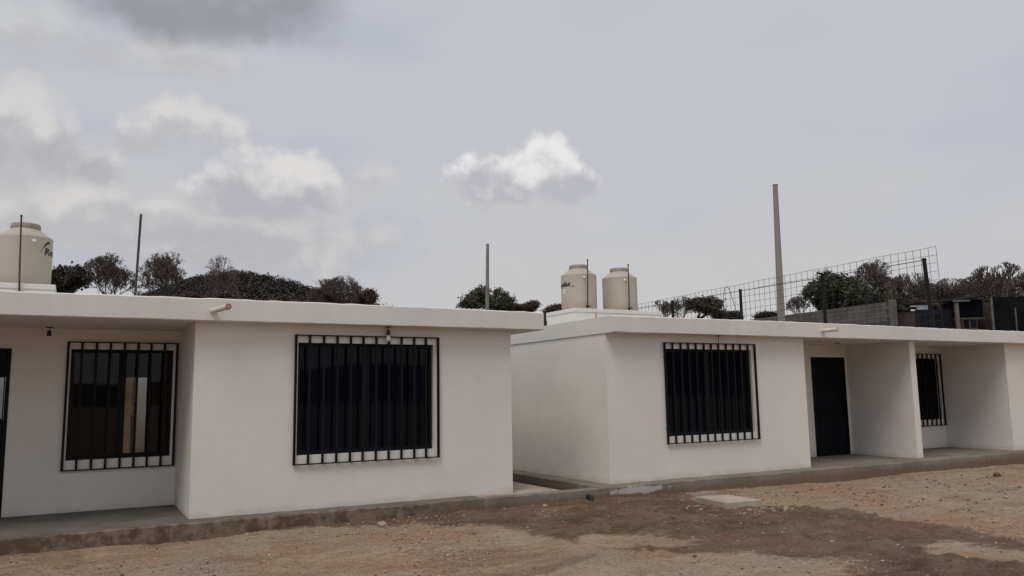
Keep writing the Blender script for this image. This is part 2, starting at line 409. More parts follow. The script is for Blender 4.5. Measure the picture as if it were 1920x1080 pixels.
def wall_x(x0, x1, z0, z1, y0, y1, holes=()):
    """wall along X with rectangular openings (hx0, hx1, hz0, hz1), clean closed mesh"""
    xs = sorted({x0, x1, *[h[0] for h in holes], *[h[1] for h in holes]}); zs = sorted({z0, z1, *[h[2] for h in holes], *[h[3] for h in holes]})
    xs = [x for x in xs if x0 <= x <= x1]; zs = [z for z in zs if z0 <= z <= z1]
    b = bmesh.new(); vc = {}
    def V(x, y, z):
        k = (round(x, 5), round(y, 5), round(z, 5))
        if k not in vc: vc[k] = b.verts.new(k)
        return vc[k]
    def solid(i, j):
        if i < 0 or j < 0 or i >= len(xs) - 1 or j >= len(zs) - 1: return False
        cx = (xs[i] + xs[i + 1]) / 2; cz = (zs[j] + zs[j + 1]) / 2
        return not any(h[0] < cx < h[1] and h[2] < cz < h[3] for h in holes)
    for i in range(len(xs) - 1):
        for j in range(len(zs) - 1):
            if not solid(i, j): continue
            a, c2, e, f = xs[i], xs[i + 1], zs[j], zs[j + 1]
            b.faces.new((V(a, y0, e), V(c2, y0, e), V(c2, y0, f), V(a, y0, f)))
            b.faces.new((V(c2, y1, e), V(a, y1, e), V(a, y1, f), V(c2, y1, f)))
            if not solid(i - 1, j): b.faces.new((V(a, y1, e), V(a, y0, e), V(a, y0, f), V(a, y1, f)))
            if not solid(i + 1, j): b.faces.new((V(c2, y0, e), V(c2, y1, e), V(c2, y1, f), V(c2, y0, f)))
            if not solid(i, j - 1): b.faces.new((V(a, y1, e), V(c2, y1, e), V(c2, y0, e), V(a, y0, e)))
            if not solid(i, j + 1): b.faces.new((V(a, y0, f), V(c2, y0, f), V(c2, y1, f), V(a, y1, f)))
    return b

# value noise in numpy for the terrain
def vnoise(x, y, seed):
    xi = np.floor(x).astype(np.int64); yi = np.floor(y).astype(np.int64); fx = x - xi; fy = y - yi
    def h(a, b_):
        n = (a * 374761393 + b_ * 668265263 + seed * 974634777) & 0xffffffff
        n = ((n ^ (n >> 13)) * 1274126177) & 0xffffffff
        return ((n ^ (n >> 16)) & 0xffff) / 65535.0
    sx_ = fx * fx * (3 - 2 * fx); sy_ = fy * fy * (3 - 2 * fy)
    a = h(xi, yi) * (1 - sx_) + h(xi + 1, yi) * sx_; c_ = h(xi, yi + 1) * (1 - sx_) + h(xi + 1, yi + 1) * sx_
    return a * (1 - sy_) + c_ * sy_ - 0.5
def fbm(x, y, f, seed, octv=4, g=0.5):
    s = 0; a = 1
    for k in range(octv):
        s = s + a * vnoise(x * f, y * f, seed + k); a *= g; f *= 2.03
    return s
def sstep(a, b_, v):
    t = np.clip((v - a) / (b_ - a), 0, 1); return t * t * (3 - 2 * t)

# ------------------------------------------------------------------ dimensions (metres; z = 0 is the floor slab)
H = 2.363; FH = 0.273; OV = 0.22; DEP = 1.552; BACK = 13.8; TH = 0.15
SLAB_Y = -0.328
A1, A2, A_END = -1.074, 3.343, 3.797
B1, B2, P0, P1, C1, C2 = 5.072, 9.569, 12.664, 12.84, 16.015, 20.45

# ------------------------------------------------------------------ ground
GX = [-3.0, -2.4, -1.7, -1.1, -0.35, 1.1, 2.6, 3.9, 4.8, 5.9, 7.4, 8.1, 9.9, 11.6, 13.5, 15.7, 18]
GZ = [-0.166, -0.174, -0.186, -0.184, -0.185, -0.171, -0.162, -0.154, -0.165, -0.185, -0.214, -0.221, -0.238, -0.221, -0.205, -0.265, -0.27]
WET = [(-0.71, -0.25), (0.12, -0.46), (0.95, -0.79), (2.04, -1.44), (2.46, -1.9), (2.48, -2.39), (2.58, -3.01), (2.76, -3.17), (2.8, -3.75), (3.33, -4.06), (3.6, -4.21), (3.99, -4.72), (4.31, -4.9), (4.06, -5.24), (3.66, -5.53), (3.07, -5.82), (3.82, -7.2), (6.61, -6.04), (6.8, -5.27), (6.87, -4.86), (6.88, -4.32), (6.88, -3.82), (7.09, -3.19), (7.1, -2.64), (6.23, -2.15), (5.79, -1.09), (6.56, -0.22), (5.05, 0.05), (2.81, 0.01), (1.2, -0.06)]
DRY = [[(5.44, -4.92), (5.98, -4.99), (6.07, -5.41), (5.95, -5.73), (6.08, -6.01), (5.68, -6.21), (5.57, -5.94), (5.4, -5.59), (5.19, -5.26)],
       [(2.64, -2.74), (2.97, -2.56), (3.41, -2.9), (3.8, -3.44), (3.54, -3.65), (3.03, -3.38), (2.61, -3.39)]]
def sdist(poly, x, y):
    d = np.full(x.shape, 1e9); ins = np.zeros(x.shape, bool); n = len(poly)
    for i in range(n):
        ax, ay = poly[i]; bx, by = poly[(i + 1) % n]
        ex, ey = bx - ax, by - ay
        t = np.clip(((x - ax) * ex + (y - ay) * ey) / (ex * ex + ey * ey), 0, 1)
        d = np.minimum(d, np.hypot(x - ax - t * ex, y - ay - t * ey))
        cond = ((ay > y) != (by > y)) & (x < ex * (y - ay) / (ey if ey else 1e-9) + ax)
        ins ^= cond
    return np.where(ins, d, -d)
def terrain(x, y):
    x = np.asarray(x, float); y = np.asarray(y, float)
    front = np.interp(x, GX, GZ); wgt = sstep(-3.2, -0.4, y)
    z = front * wgt + (-0.235) * (1 - wgt)
    z = z - 0.02 * sstep(-6, -14, y)
    rear = 2.6 + 0.084 * np.clip(y, 0, 200) + 0.03 * np.clip(x - 25, 0, 80)
    rear = np.minimum(rear, 11.5)
    rear = rear + fbm(x, y, 0.12, 5, 3) * 0.5
    wr = np.maximum(sstep(15.6, 18.6, y + fbm(x, y, 0.5, 9, 3) * 1.2), sstep(23.5, 28.5, x) * sstep(-5, 3, y))
    z = z * (1 - wr) + rear * wr
    z = z - 0.03 * np.clip(-y - 16, 0, 60) * 0.5
    hill = 23.6 * np.exp(-((x - 38.5) ** 2 / (2 * 27 ** 2) + (y - 246) ** 2 / (2 * 60 ** 2)))
    return z + hill
def build_ground():
    def grow(a, step, lim, k=1.16):
        out = []; v = a
        while abs(v) < abs(lim):
            step *= k; v += step; out.append(v)
        return out
    xs = list(np.arange(-5, 17.01, 0.07)); xs = grow(-5, -0.07, -900)[::-1] + xs + grow(17, 0.07, 900)
    ys = list(np.arange(-7.5, 0.01, 0.06)); ys = grow(-7.5, -0.06, -900)[::-1] + ys + list(np.arange(0.35, 26, 0.35)) + grow(26, 0.35, 900, 1.06)
    X, Y = np.meshgrid(np.array(xs), np.array(ys))
    Z = terrain(X, Y)
    near = sstep(-16, -9, Y) * (1 - sstep(-0.2, 1.0, Y))
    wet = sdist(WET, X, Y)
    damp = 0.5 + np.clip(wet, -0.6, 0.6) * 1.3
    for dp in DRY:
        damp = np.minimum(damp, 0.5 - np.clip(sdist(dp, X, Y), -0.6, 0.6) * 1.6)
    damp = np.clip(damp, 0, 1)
    clump = np.clip(fbm(X, Y, 3.0, 71, 4, 0.65) - 0.12, 0, 1) * sstep(-0.4, -1.3, Y)
    Z = Z + near * (0.085 * clump * (0.35 + damp) + fbm(X, Y, 0.8, 21, 3) * 0.05 + fbm(X, Y, 4.0, 31, 3) * 0.022 + fbm(X, Y, 11, 41, 2) * 0.010 + damp * np.abs(fbm(X, Y, 5.0, 51, 3)) * 0.05)
    Z = Z - 0.22 * sstep(0.0, 0.15, Y) * (1 - sstep(12, 14, Y)) * sstep(3.9, 4.0, X) * (1 - sstep(4.9, 5.2, X)) * 0.6
    back = sstep(15, 18, Y)
    Z = Z + back * sstep(60, 30, Y) * (fbm(X, Y, 0.7, 61, 4) * 0.5)
    ny, nx = X.shape
    co = np.stack([X, Y, Z], -1).reshape(-1, 3)
    i = np.arange((ny - 1) * (nx - 1)); r = i // (nx - 1); q = i % (nx - 1); a = r * nx + q
    faces = np.stack([a, a + 1, a + nx + 1, a + nx], -1)
    me = bpy.data.meshes.new('ground')
    me.vertices.add(len(co)); me.vertices.foreach_set('co', co.ravel())
    me.loops.add(faces.size); me.loops.foreach_set('vertex_index', faces.ravel().astype(np.int32))
    me.polygons.add(len(faces)); me.polygons.foreach_set('loop_start', np.arange(0, faces.size, 4, dtype=np.int32))
    me.polygons.foreach_set('use_smooth', np.ones(len(faces), bool))
    me.update(calc_edges=True)
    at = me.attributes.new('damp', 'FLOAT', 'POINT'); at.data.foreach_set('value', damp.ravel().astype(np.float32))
    structure(obj('ground', me, 'ground'))
build_ground()
def gz(x, y):
    z = float(terrain(x, y))
    X = np.array([x]); Y = np.array([y])
    return z + float((fbm(X, Y, 0.8, 21, 3) * 0.05 + fbm(X, Y, 4.0, 31, 3) * 0.022)[0])

# low hills across the valley behind the viewer (seen mirrored in the glass)
def hills():
    b = bmesh.new(); rows = []
    for k in range(61):
        a = math.pi * 0.62 + k / 60 * math.pi * 0.95
        top = 14 + 16 * math.exp(-((a - 2.35) / 0.28) ** 2) + 4 * math.sin(a * 5.1) + 2.0 * math.sin(a * 13.7) + 1.0 * math.sin(a * 41)
        r = 420
        row = []
        for q, (rr, f) in enumerate(((r - 130, -0.1), (r - 60, 0.55), (r, 1.0), (r + 120, 0.5), (r + 250, -0.2))):
            row.append(b.verts.new((rr * math.sin(a), rr * math.cos(a), -3 + top * f + (1.5 * math.sin(a * 60 + q) if 0 < q < 4 else 0))))
        rows.append(row)
    for i in range(60):
        for q in range(4):
            f = b.faces.new((rows[i][q], rows[i][q + 1], rows[i + 1][q + 1], rows[i + 1][q])); f.smooth = True
    structure(obj('hills', b, 'leafhill'))
hills()

# ------------------------------------------------------------------ pavements in front of and between the houses
def slab(name, x0, x1, y0, y1, z1, mat, wob=0.006, seed=1, z0=-0.55):
    """concrete strip with a slightly uneven front arris"""
    rnd = random.Random(seed); b = bmesh.new(); n = max(2, int((x1 - x0) / 0.16)); rows = []
    for i in range(n + 1):
        x = x0 + (x1 - x0) * i / n; e = rnd.uniform(-wob, wob); g = rnd.uniform(-wob, wob) * 0.6
        ch = 0.012 + max(0, rnd.gauss(0, 0.006))
        rows.append([b.verts.new(p) for p in ((x, y0 - 0.008 + e, z0), (x, y0 + e, z1 - ch + g), (x, y0 + ch + e, z1 + g), (x, y1, z1), (x, y1, z0))])
    for i in range(n):
        for q in range(4): b.faces.new((rows[i][q], rows[i + 1][q], rows[i + 1][q + 1], rows[i][q + 1]))
        b.faces.new((rows[i][4], rows[i + 1][4], rows[i + 1][0], rows[i][0]))
    b.faces.new(rows[0][::-1]); b.faces.new(rows[-1])
    return structure(obj(name, b, mat))
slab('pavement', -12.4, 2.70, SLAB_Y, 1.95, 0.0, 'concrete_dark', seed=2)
slab('kerb', 2.703, 4.050, SLAB_Y + 0.002, -0.200, -0.002, 'concrete', 0.008, seed=14)
slab('pavement', 2.703, 4.060, -0.196, 13.7, -0.004, 'apron', 0.003, seed=3)
slab('kerb', 4.054, 4.660, SLAB_Y + 0.005, -0.17, -0.006, 'concrete', 0.008, seed=4)
slab('pavement', 4.665, 9.00, SLAB_Y, 13.9, 0.0, 'concrete', seed=5)
slab('pavement', 9.006, 14.4, SLAB_Y + 0.003, 1.95, -0.002, 'concrete', 0.008, seed=6)
slab('pavement', 14.406, 21.2, SLAB_Y, 1.95, 0.0, 'concrete', seed=7)

# ------------------------------------------------------------------ houses
def window(parent, x0, x1, z0, z1, y, see=False, reveal=0.07):
    """two-pane sliding window set back in the wall"""
    w_ = obj('window', boxes(
        (x0, x1, y + reveal, y + reveal + 0.05, z1 - 0.045, z1 - 0.001), (x0, x1, y + reveal, y + reveal + 0.05, z0 + 0.001, z0 + 0.06),
        (x0 + 0.001, x0 + 0.045, y + reveal + 0.001, y + reveal + 0.049, z0 + 0.06, z1 - 0.045), (x1 - 0.045, x1 - 0.001, y + reveal + 0.001, y + reveal + 0.049, z0 + 0.06, z1 - 0.045)), 'frame', parent)
    xm = (x0 + x1) / 2
    obj('stile', boxes((xm - 0.05, xm + 0.015, y + reveal - 0.006, y + reveal + 0.03, z0 + 0.061, z1 - 0.046)), 'frame', w_)
    obj('stile', boxes((xm + 0.0155, xm + 0.045, y + reveal + 0.012, y + reveal + 0.045, z0 + 0.061, z1 - 0.046)), 'frame', w_)
    gm = 'glass_see' if see else 'glass'
    obj('pane', boxes((x0 + 0.045, xm - 0.05, y + reveal + 0.010, y + reveal + 0.016, z0 + 0.06, z1 - 0.045)), gm, w_)
    obj('pane', boxes((xm + 0.045, x1 - 0.045, y + reveal + 0.028, y + reveal + 0.034, z0 + 0.06, z1 - 0.045)), gm, w_)
    return w_
BARS = {}
def grille(parent, x0, x1, z0, z1, y, nbars):
    f = 0.030; ya, yb = y - 0.048, y - 0.020
    g = obj('window_grille', boxes(
        (x0, x1, ya - 0.001, yb + 0.001, z1 - 0.014, z1), (x0, x1, ya - 0.001, yb + 0.001, z0, z0 + 0.014),
        (x0, x0 + f, ya, yb, z0 + 0.014, z1 - 0.014), (x1 - f, x1, ya, yb, z0 + 0.014, z1 - 0.014),
        *[(xx, xx + 0.02, yb + 0.001, y + 0.01, zz, zz + 0.014) for xx in (x0 + 0.004, x1 - 0.024) for zz in (z0 + 0.25, z1 - 0.25)]), 'steel', parent)
    key = (round(z0, 3), round(z1, 3), y)
    rnd = random.Random(int(x0 * 100))
    for i in range(nbars):
        xc = x0 + f / 2 + (x1 - x0 - f) * (i + 1) / (nbars + 1) + rnd.uniform(-0.006, 0.006)
        if key not in BARS:
            b = obj('bar', boxes((-0.014, 0.014, ya + 0.002, yb - 0.002, z0 + 0.0145, z1 - 0.0145)), 'steel', g); BARS[key] = b.data
        else:
            b = obj('bar', BARS[key], None, g)
        b.location.x = xc
    return g
def door(parent, x0, x1, y, slot=None, hinge=1):
    z1 = 2.1
    bs = [(x0, x0 + 0.045, y - 0.012, y + 0.06, 0.002, z1), (x1 - 0.045, x1, y - 0.012, y + 0.06, 0.002, z1), (x0 + 0.045, x1 - 0.045, y - 0.012, y + 0.06, z1 - 0.045, z1)]
    d = obj('door', boxes(*bs, bevel=0.004), 'door', parent)
    lx0, lx1 = x0 + 0.05, x1 - 0.05
    if slot:
        sx0, sx1, sz0, sz1 = slot
        b = wall_x(lx0, lx1, 0.012, z1 - 0.05, y + 0.008, y + 0.045, [slot])
        obj('leaf', b, 'door', d)
        obj('pane', boxes((sx0 + 0.001, sx1 - 0.001, y + 0.022, y + 0.027, sz0 + 0.001, sz1 - 0.001)), 'glass_see', d)
        k = max(1, round((sx1 - sx0) / 0.055))
        for i in range(1, k):
            xx = sx0 + (sx1 - sx0) * i / k
            obj('bar', boxes((xx - 0.009, xx + 0.009, y + 0.005, y + 0.02, sz0 + 0.002, sz1 - 0.002)), 'steel', d)
    else:
        obj('leaf', wall_x(lx0, lx1, 0.012, z1 - 0.05, y + 0.008, y + 0.045), 'door', d)
    for za, zb in ((0.16, 0.95), (1.08, 1.95)):
        if slot and zb > 1.0:
            continue
        obj('panel', boxes((lx0 + 0.12, lx1 - 0.12, y + 0.0005, y + 0.0075, za, zb), bevel=0.003), 'door', d)
    b = bmesh.new(); hx = lx1 - 0.07 if hinge < 0 else lx0 + 0.07
    tube(b, (hx, y + 0.007, 1.0), (hx, y - 0.045, 1.0), 0.011); tube(b, (hx, y - 0.04, 1.0), (hx + 0.1 * hinge, y - 0.04, 1.0), 0.009)
    obj('handle', b, 'steel', d)
    return d
def wall(parent, b, mat='wall'):
    return obj('wall', b, mat, parent)

ZT = H + 0.03
# --- left pair of houses
hA = empty('house', (-4.3, 0, 0), 'white flat-roofed house on the left, its roof edge ending in open air beside the gap', 'house', 'white single-storey houses in a row')
hA.location = (0, 0, 0)
DA0, DA1 = -4.13, -3.067
slot = (-3.62, -3.13, 1.213, 1.73)
gA2 = (0.138, 2.167, 0.562, 2.232); oA2 = (0.19, 2.10, 0.68, 2.13)
gA1 = (-2.45, -1.095, 0.524, 2.195); oA1 = (-2.40, -1.15, 0.655, 2.10)
PA0, PA1 = -4.37, -4.20
wall(hA, wall_x(A1, A2, -0.02, ZT, 0, TH, [oA2]))
wall(hA, boxes((A1, A1 + TH, TH, DEP, -0.02, ZT)))
wall(hA, wall_x(PA0, A1 + TH, -0.02, ZT, DEP, DEP + TH, [oA1, (DA0, DA1, -0.02, 2.1)]))
wall(hA, boxes((PA0, PA1, 0, DEP, -0.02, ZT)))
wall(hA, boxes((A2 - TH, A2, TH, BACK, -0.02, ZT)))
wall(hA, wall_x(-11.8, A2 - TH, -0.02, ZT, BACK - TH, BACK, [(-1.13, -0.54, -0.02, 2.02), (-4.6, -3.35, 0.95, 2.05)]))
wall(hA, wall_x(-7.6, PA0, -0.02, ZT, DEP, DEP + TH, [(-7.4, -6.15, 0.655, 2.10), (-5.55, -4.48, -0.02, 2.1)]))
wall(hA, boxes((-7.65, -7.5, TH, DEP, -0.02, ZT)))
wall(hA, wall_x(-11.8, -7.5, -0.02, ZT, 0, TH, [(-10.7, -8.7, 0.68, 2.13)]))
wall(hA, boxes((-11.8, -11.65, TH, BACK - TH, -0.02, ZT)))
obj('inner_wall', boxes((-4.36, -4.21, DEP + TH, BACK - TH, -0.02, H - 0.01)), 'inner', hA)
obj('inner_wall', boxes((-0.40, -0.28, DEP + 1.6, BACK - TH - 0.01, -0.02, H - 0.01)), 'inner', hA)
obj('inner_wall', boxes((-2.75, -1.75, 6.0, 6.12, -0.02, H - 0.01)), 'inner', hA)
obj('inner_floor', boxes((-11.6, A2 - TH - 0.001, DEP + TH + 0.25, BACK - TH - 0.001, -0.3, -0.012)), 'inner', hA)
window(hA, *oA2, 0.0); grille(hA, *gA2, 0.0, 10)
window(hA, *oA1, DEP, see=True); grille(hA, *gA1, DEP, 7)
door(hA, DA0, DA1, DEP, slot)
door(hA, -5.55, -4.48, DEP)
window(hA, -7.4, -6.15, 0.655, 2.10, DEP); window(hA, -10.7, -8.7, 0.68, 2.13, 0.0)
def roof(parent, x0, x1, seed):
    """concrete roof slab with a slightly wavy arris"""
    rnd = random.Random(seed); b = bmesh.new(); n = int((x1 - x0) / 0.11); rows = []
    ph = rnd.uniform(0, 6)
    for i in range(n + 1):
        x = x0 + (x1 - x0) * i / n
        e = 0.004 * math.sin(x * 1.3 + ph) + rnd.uniform(-0.0035, 0.0035); tz = 0.006 * math.sin(x * 0.7 + ph) + rnd.uniform(-0.006, 0.004)
        rows.append([b.verts.new(p) for p in ((x, -OV + 0.012, H), (x, -OV + e * 0.5, H + 0.010 + rnd.uniform(-0.003, 0.003)), (x, -OV + e, H + FH - 0.014 + tz), (x, -OV + 0.016 + e, H + FH + tz), (x, BACK + 0.2, H + FH), (x, BACK + 0.2, H))])
    for i in range(n):
        for q in range(6): b.faces.new((rows[i][q], rows[i + 1][q], rows[i + 1][(q + 1) % 6], rows[i][(q + 1) % 6]))
    b.faces.new(rows[0][::-1]); b.faces.new(rows[-1])
    bmesh.ops.recalc_face_normals(b, faces=b.faces)
    return obj('roof', b, 'roof', parent)
rA = roof(hA, -12.2, A_END, 3)
def platform(parent, x0, x1):
    p = obj('tank_platform', boxes((x0, x1, 9.43, 11.03, H + FH - 0.02, 3.81), bevel=0.01), 'wall', parent)
    obj('cap_slab', boxes((x0 - 0.02, x1 + 0.02, 9.41, 11.05, 3.811, 3.93), bevel=0.012), 'roof', p)
platform(hA, -6.0, -2.79)
def spout(parent, x, z, y1, end, slope=0.0, r=0.035, dx=0.0):
    b = bmesh.new(); tube(b, (x, -OV + 0.05, z), (x + dx, y1, z + slope), r, n=14, caps=False); tube(b, (x + dx, y1, z + slope), (x, -OV + 0.05, z), r * 0.82, n=14, caps=False)
    x = x + dx
    o = obj('rain_spout', b, 'pvc', parent)
    b = bmesh.new(); tube(b, (x, y1 + 0.05, z + slope), (x, y1 - 0.004, z + slope), r * 1.06, n=14, caps=False); tube(b, (x, y1 - 0.004, z + slope), (x, y1 + 0.05, z + slope), r * 0.8, n=14)
    obj('pipe_end', b, end, o)
spout(hA, -0.93, H + 0.115, -OV - 0.42, 'orange', 0.02, 0.034, 0.13)

# --- right pair of houses
hB = empty('house', (0, 0, 0), 'white flat-roofed house pair on the right with open porches and a dark door', 'house', 'white single-storey houses in a row')
gB1 = (6.225, 8.298, 0.562, 2.232); oB1 = (6.29, 8.23, 0.68, 2.13)
DB0, DB1 = 11.533, 12.596
DC0, DC1 = 12.908, 13.97
oB2 = (9.66, 10.91, 0.655, 2.10); gB2 = (9.60, 10.96, 0.524, 2.195)
oC1 = (14.68, 15.94, 0.655, 2.10); gC1 = (14.62, 15.99, 0.514, 2.206)
oC2 = (17.4, 19.35, 0.68, 2.13); gC2 = (17.34, 19.41, 0.562, 2.232)
wall(hB, wall_x(B1, B2, -0.02, ZT, 0, TH, [oB1]))
wall(hB, boxes((B2 - TH, B2, TH, DEP, -0.02, ZT)))
wall(hB, wall_x(B2 - TH, P1 - 0.09, -0.02, ZT, DEP, DEP + TH, [oB2, (DB0, DB1, -0.02, 2.1)]))
wall(hB, wall_x(P1 - 0.09, C1 + TH, -0.02, ZT, DEP, DEP + TH, [oC1, (DC0, DC1, -0.02, 2.1)]))
wall(hB, boxes((P0, P1, 0.004, DEP, -0.02, ZT)))
wall(hB, boxes((C1, C1 + TH, TH, DEP, -0.02, ZT)))
wall(hB, wall_x(C1, C2, -0.02, ZT, 0, TH, [oC2]))
wall(hB, boxes((B1, B1 + TH, TH, BACK, -0.02, ZT)))
wall(hB, boxes((C2 - TH, C2, TH, BACK, -0.02, ZT)))
wall(hB, wall_x(B1 + TH, C2 - TH, -0.02, ZT, BACK - TH, BACK))
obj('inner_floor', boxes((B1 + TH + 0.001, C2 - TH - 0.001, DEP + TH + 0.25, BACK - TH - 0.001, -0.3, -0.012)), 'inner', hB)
window(hB, *oB1, 0.0, reveal=0.085); grille(hB, *gB1, 0.0, 11)
window(hB, *oB2, DEP); grille(hB, *gB2, DEP, 7)
window(hB, *oC1, DEP, reveal=0.085); grille(hB, *gC1, DEP, 7)
window(hB, *oC2, 0.0); grille(hB, *gC2, 0.0, 11)
door(hB, DB0, DB1, DEP, None, 1); door(hB, DC0, DC1, DEP, None, -1)
rB = roof(hB, B1 - 0.02, 20.9, 8)
platform(hB, 10.70, 13.95)
spout(hB, 9.84, H + 0.13, -OV - 0.34, 'pvc')

# the lamp fittings on the soffits
def bulb(loc, label, kind):
    e = empty('bare_bulb_lamp', loc, label, 'lamp', 'bare lamp fittings under the eaves')
    b = bmesh.new(); tube(b, (0, 0, 0), (0, 0, -0.012), 0.045, 0.04, 14)
    obj('rosette', b, 'black', e)
    if kind == 'wire':
        b = bmesh.new(); tube_path(b, [(0, 0, -0.01), (0.006, 0.002, -0.06), (0.0, 0, -0.13)], 0.005, 5); obj('wire', b, 'black', e); return
    if kind == 'stub':
        return
    b = bmesh.new(); tube(b, (0, 0, -0.0125), (0, 0, -0.05), 0.006, n=6); tube(b, (0, 0, -0.045), (0, 0, -0.115), 0.024, 0.027, 12)
    obj('socket', b, 'black', e)
    if kind == 'bulb':
        b = bmesh.new(); lathe(b, [(0.004, -0.205), (0.020, -0.200), (0.031, -0.18), (0.032, -0.160), (0.024, -0.135), (0.016, -0.1155)], 14); obj('glass_bulb', b, 'bulb', e)
bulb((-2.66, 1.30, H), 'empty black lamp socket hanging from the left porch ceiling', 'socket')
bulb((1.394, -0.075, H), 'white bulb in a black socket hanging above the wide left window', 'bulb')
bulb((7.40, -0.075, H), 'short bare wire hanging under the eave above the right house window', 'wire')
bulb((11.58, 0.87, H), 'flat dark lamp rosette on the porch ceiling before the dark door', 'stub')

# white yard walls behind the left house (seen through the glass)
def yard_wall(x0, x1, y, z1, label):
    t = empty('yard_wall', (0, 0, 0), label, 'wall', 'white yard walls behind the left house')
    obj('rendered_wall', boxes((x0, x1, y, y + 0.15, -0.5, z1)), 'wall', t)
    rnd = random.Random(5)
    for i in range(12):
        z = -0.2 + i * 0.2
        obj('block', boxes((x0 - 0.07 - rnd.uniform(0, 0.06), x0 - 0.003, y + 0.005, y + 0.145, z, z + 0.185)), 'block', t)
yard_wall(-0.70, 3.3, 15.0, 2.35, 'white rear yard wall with toothed block end seen through the porch window')
yard_wall(-5.2, -3.3, 15.2, 2.35, 'white rear yard wall seen through the slot of the leftmost door')

# ------------------------------------------------------------------ water tanks
def wrap(me_pts, r, th0):
    out = []
    for x, z in me_pts: out.append((r * math.sin(th0 + x / r), r * math.cos(th0 + x / r), z))
    return out
def text_mesh(body, width, cap):
    cu = bpy.data.curves.new('lettering', 'FONT'); cu.body = body; cu.size = 1.0; cu.shear = 0.12; cu.offset = 0.035; cu.resolution_u = 3
    o = bpy.data.objects.new('lettering', cu); COL.objects.link(o)
    dg = bpy.context.evaluated_depsgraph_get(); dg.update()
    me = bpy.data.meshes.new_from_object(o.evaluated_get(dg))
    bpy.data.objects.remove(o); bpy.data.curves.remove(cu)
    v = np.array([tuple(p.co) for p in me.vertices])
    x = (v[:, 0] - v[:, 0].min()) / (v[:, 0].max() - v[:, 0].min()) * width
    y0 = 0.0; z = v[:, 1] / 0.73 * cap
    return me, x, z
def water_tank(loc, label, rodz, text_at=None, sticker=None):
    """loc = centre of the base; the tank's local y axis points at the viewer's side, x to the viewer's right"""
    v = Vector((-2.4 - loc[0], -10.5 - loc[1])).normalized()
    t = empty('water_tank', loc, label, 'water tank', 'beige rooftop water tanks')
    t.rotation_euler = (0, 0, math.atan2(v.y, v.x) - math.pi / 2)
    # local +y points to the viewer, so the viewer's right is local -x
    RB = 0.548
    b = bmesh.new()
    lathe(b, [(0.53, 0.0), (RB, 0.03), (RB + 0.003, 0.30), (RB + 0.002, 0.70), (RB, 1.05), (RB + 0.006, 1.075), (RB - 0.006, 1.095), (0.50, 1.125), (0.40, 1.195), (0.315, 1.262), (0.29, 1.285), (0.283, 1.31)], 64)
    body = obj('tank_body', b, 'tank', t)
    b = bmesh.new(); lathe(b, [(0.272, 1.29), (0.292, 1.295), (0.296, 1.31), (0.290, 1.395), (0.28, 1.41), (0.20, 1.420), (0.06, 1.424)], 40)
    lid = obj('lid', b, 'tanklid', t)
    b = bmesh.new(); tube(b, (0.02, 0.02, 1.42), (0.02, 0.02, 1.445), 0.035, 0.03, 10); obj('vent_cap', b, 'black', lid)
    b = bmesh.new(); tube(b, (-0.12, 0.27, 1.35), (-0.12, 0.285, 1.35), 0.012, n=8); obj('lid_screw', b, 'black', lid)
    a = R(17); b = bmesh.new(); px, py = -math.sin(a), math.cos(a)
    tube(b, (px * 0.53, py * 0.53, 0.97), (px * 0.60, py * 0.60, 0.97), 0.04, 0.035, 12); tube(b, (px * 0.60, py * 0.60, 0.97), (px * 0.62, py * 0.62, 0.95), 0.022, 0.022, 8)
    obj('inlet_fitting', b, 'white', t)
    def wrapped(x, z, th0):
        th = th0 + x / RB
        return np.stack([-np.sin(th) * (RB + 0.006), np.cos(th) * (RB + 0.006), z], -1)
    if text_at is not None:
        th0, zb = text_at
        me, x, z = text_mesh('Rotoplas', 0.95, 0.155)
        co = wrapped(x, z + zb, th0)
        me.vertices.foreach_set('co', co.ravel()); me.update(); me.name = 'lettering'
        obj('lettering', me, 'black', t)
        # three rising swooshes over the first letter
        b = bmesh.new()
        for k, (x0, z0, wd, ht, tk) in enumerate(((-0.10, -0.02, 0.26, 0.26, 0.030), (-0.03, 0.10, 0.21, 0.12, 0.026), (0.00, 0.155, 0.17, 0.055, 0.020))):
            prev = None
            for i in range(13):
                s_ = i / 12; xx = x0 + wd * s_; zz = z0 + ht * math.sin(s_ * math.pi * 0.62) / 1.0; hw_ = tk * math.sin(math.pi * (0.08 + 0.88 * s_)) 
                p = [tuple(wrapped(np.array([xx]), np.array([zb + zz + 0.05 + q * hw_]), th0)[0]) for q in (-0.5, 0.5)]
                cur = [b.verts.new(q) for q in p]
                if prev: b.faces.new((prev[0], cur[0], cur[1], prev[1]))
                prev = cur
        obj('logo_mark', b, 'black', t)
        me, x, z = text_mesh('.com', 0.11, 0.035)
        me.vertices.foreach_set('co', wrapped(x + 0.96, z + zb - 0.03, th0).ravel()); me.update()
        obj('lettering', me, 'black', t)
    if sticker:
        th0, zb = sticker; b = bmesh.new(); prev = None
        for i in range(7):
            xx = 0.13 * i / 6
            cur = [b.verts.new(tuple(wrapped(np.array([xx]), np.array([zb + q]), th0)[0])) for q in (0, 0.13)]
            if prev: b.faces.new((prev[0], cur[0], cur[1], prev[1]))
            prev = cur
        st = obj('sticker', b, 'white', t)
        b = bmesh.new(); prev = None
        for i in range(5):
            xx = 0.03 + 0.07 * i / 4
            th = th0 + xx / RB
            cur = [b.verts.new((-math.sin(th) * (RB + 0.008), math.cos(th) * (RB + 0.008), zb + q)) for q in (0.055, 0.075)]
            if prev: b.faces.new((prev[0], cur[0], cur[1], prev[1]))
            prev = cur
        obj('print_line', b, 'black', st)
water_tank((-3.43, 10.1, 3.93), 'beige water tank with black lettering on the left house roof, cut by the picture edge', 5.4, (R(44), 0.70))
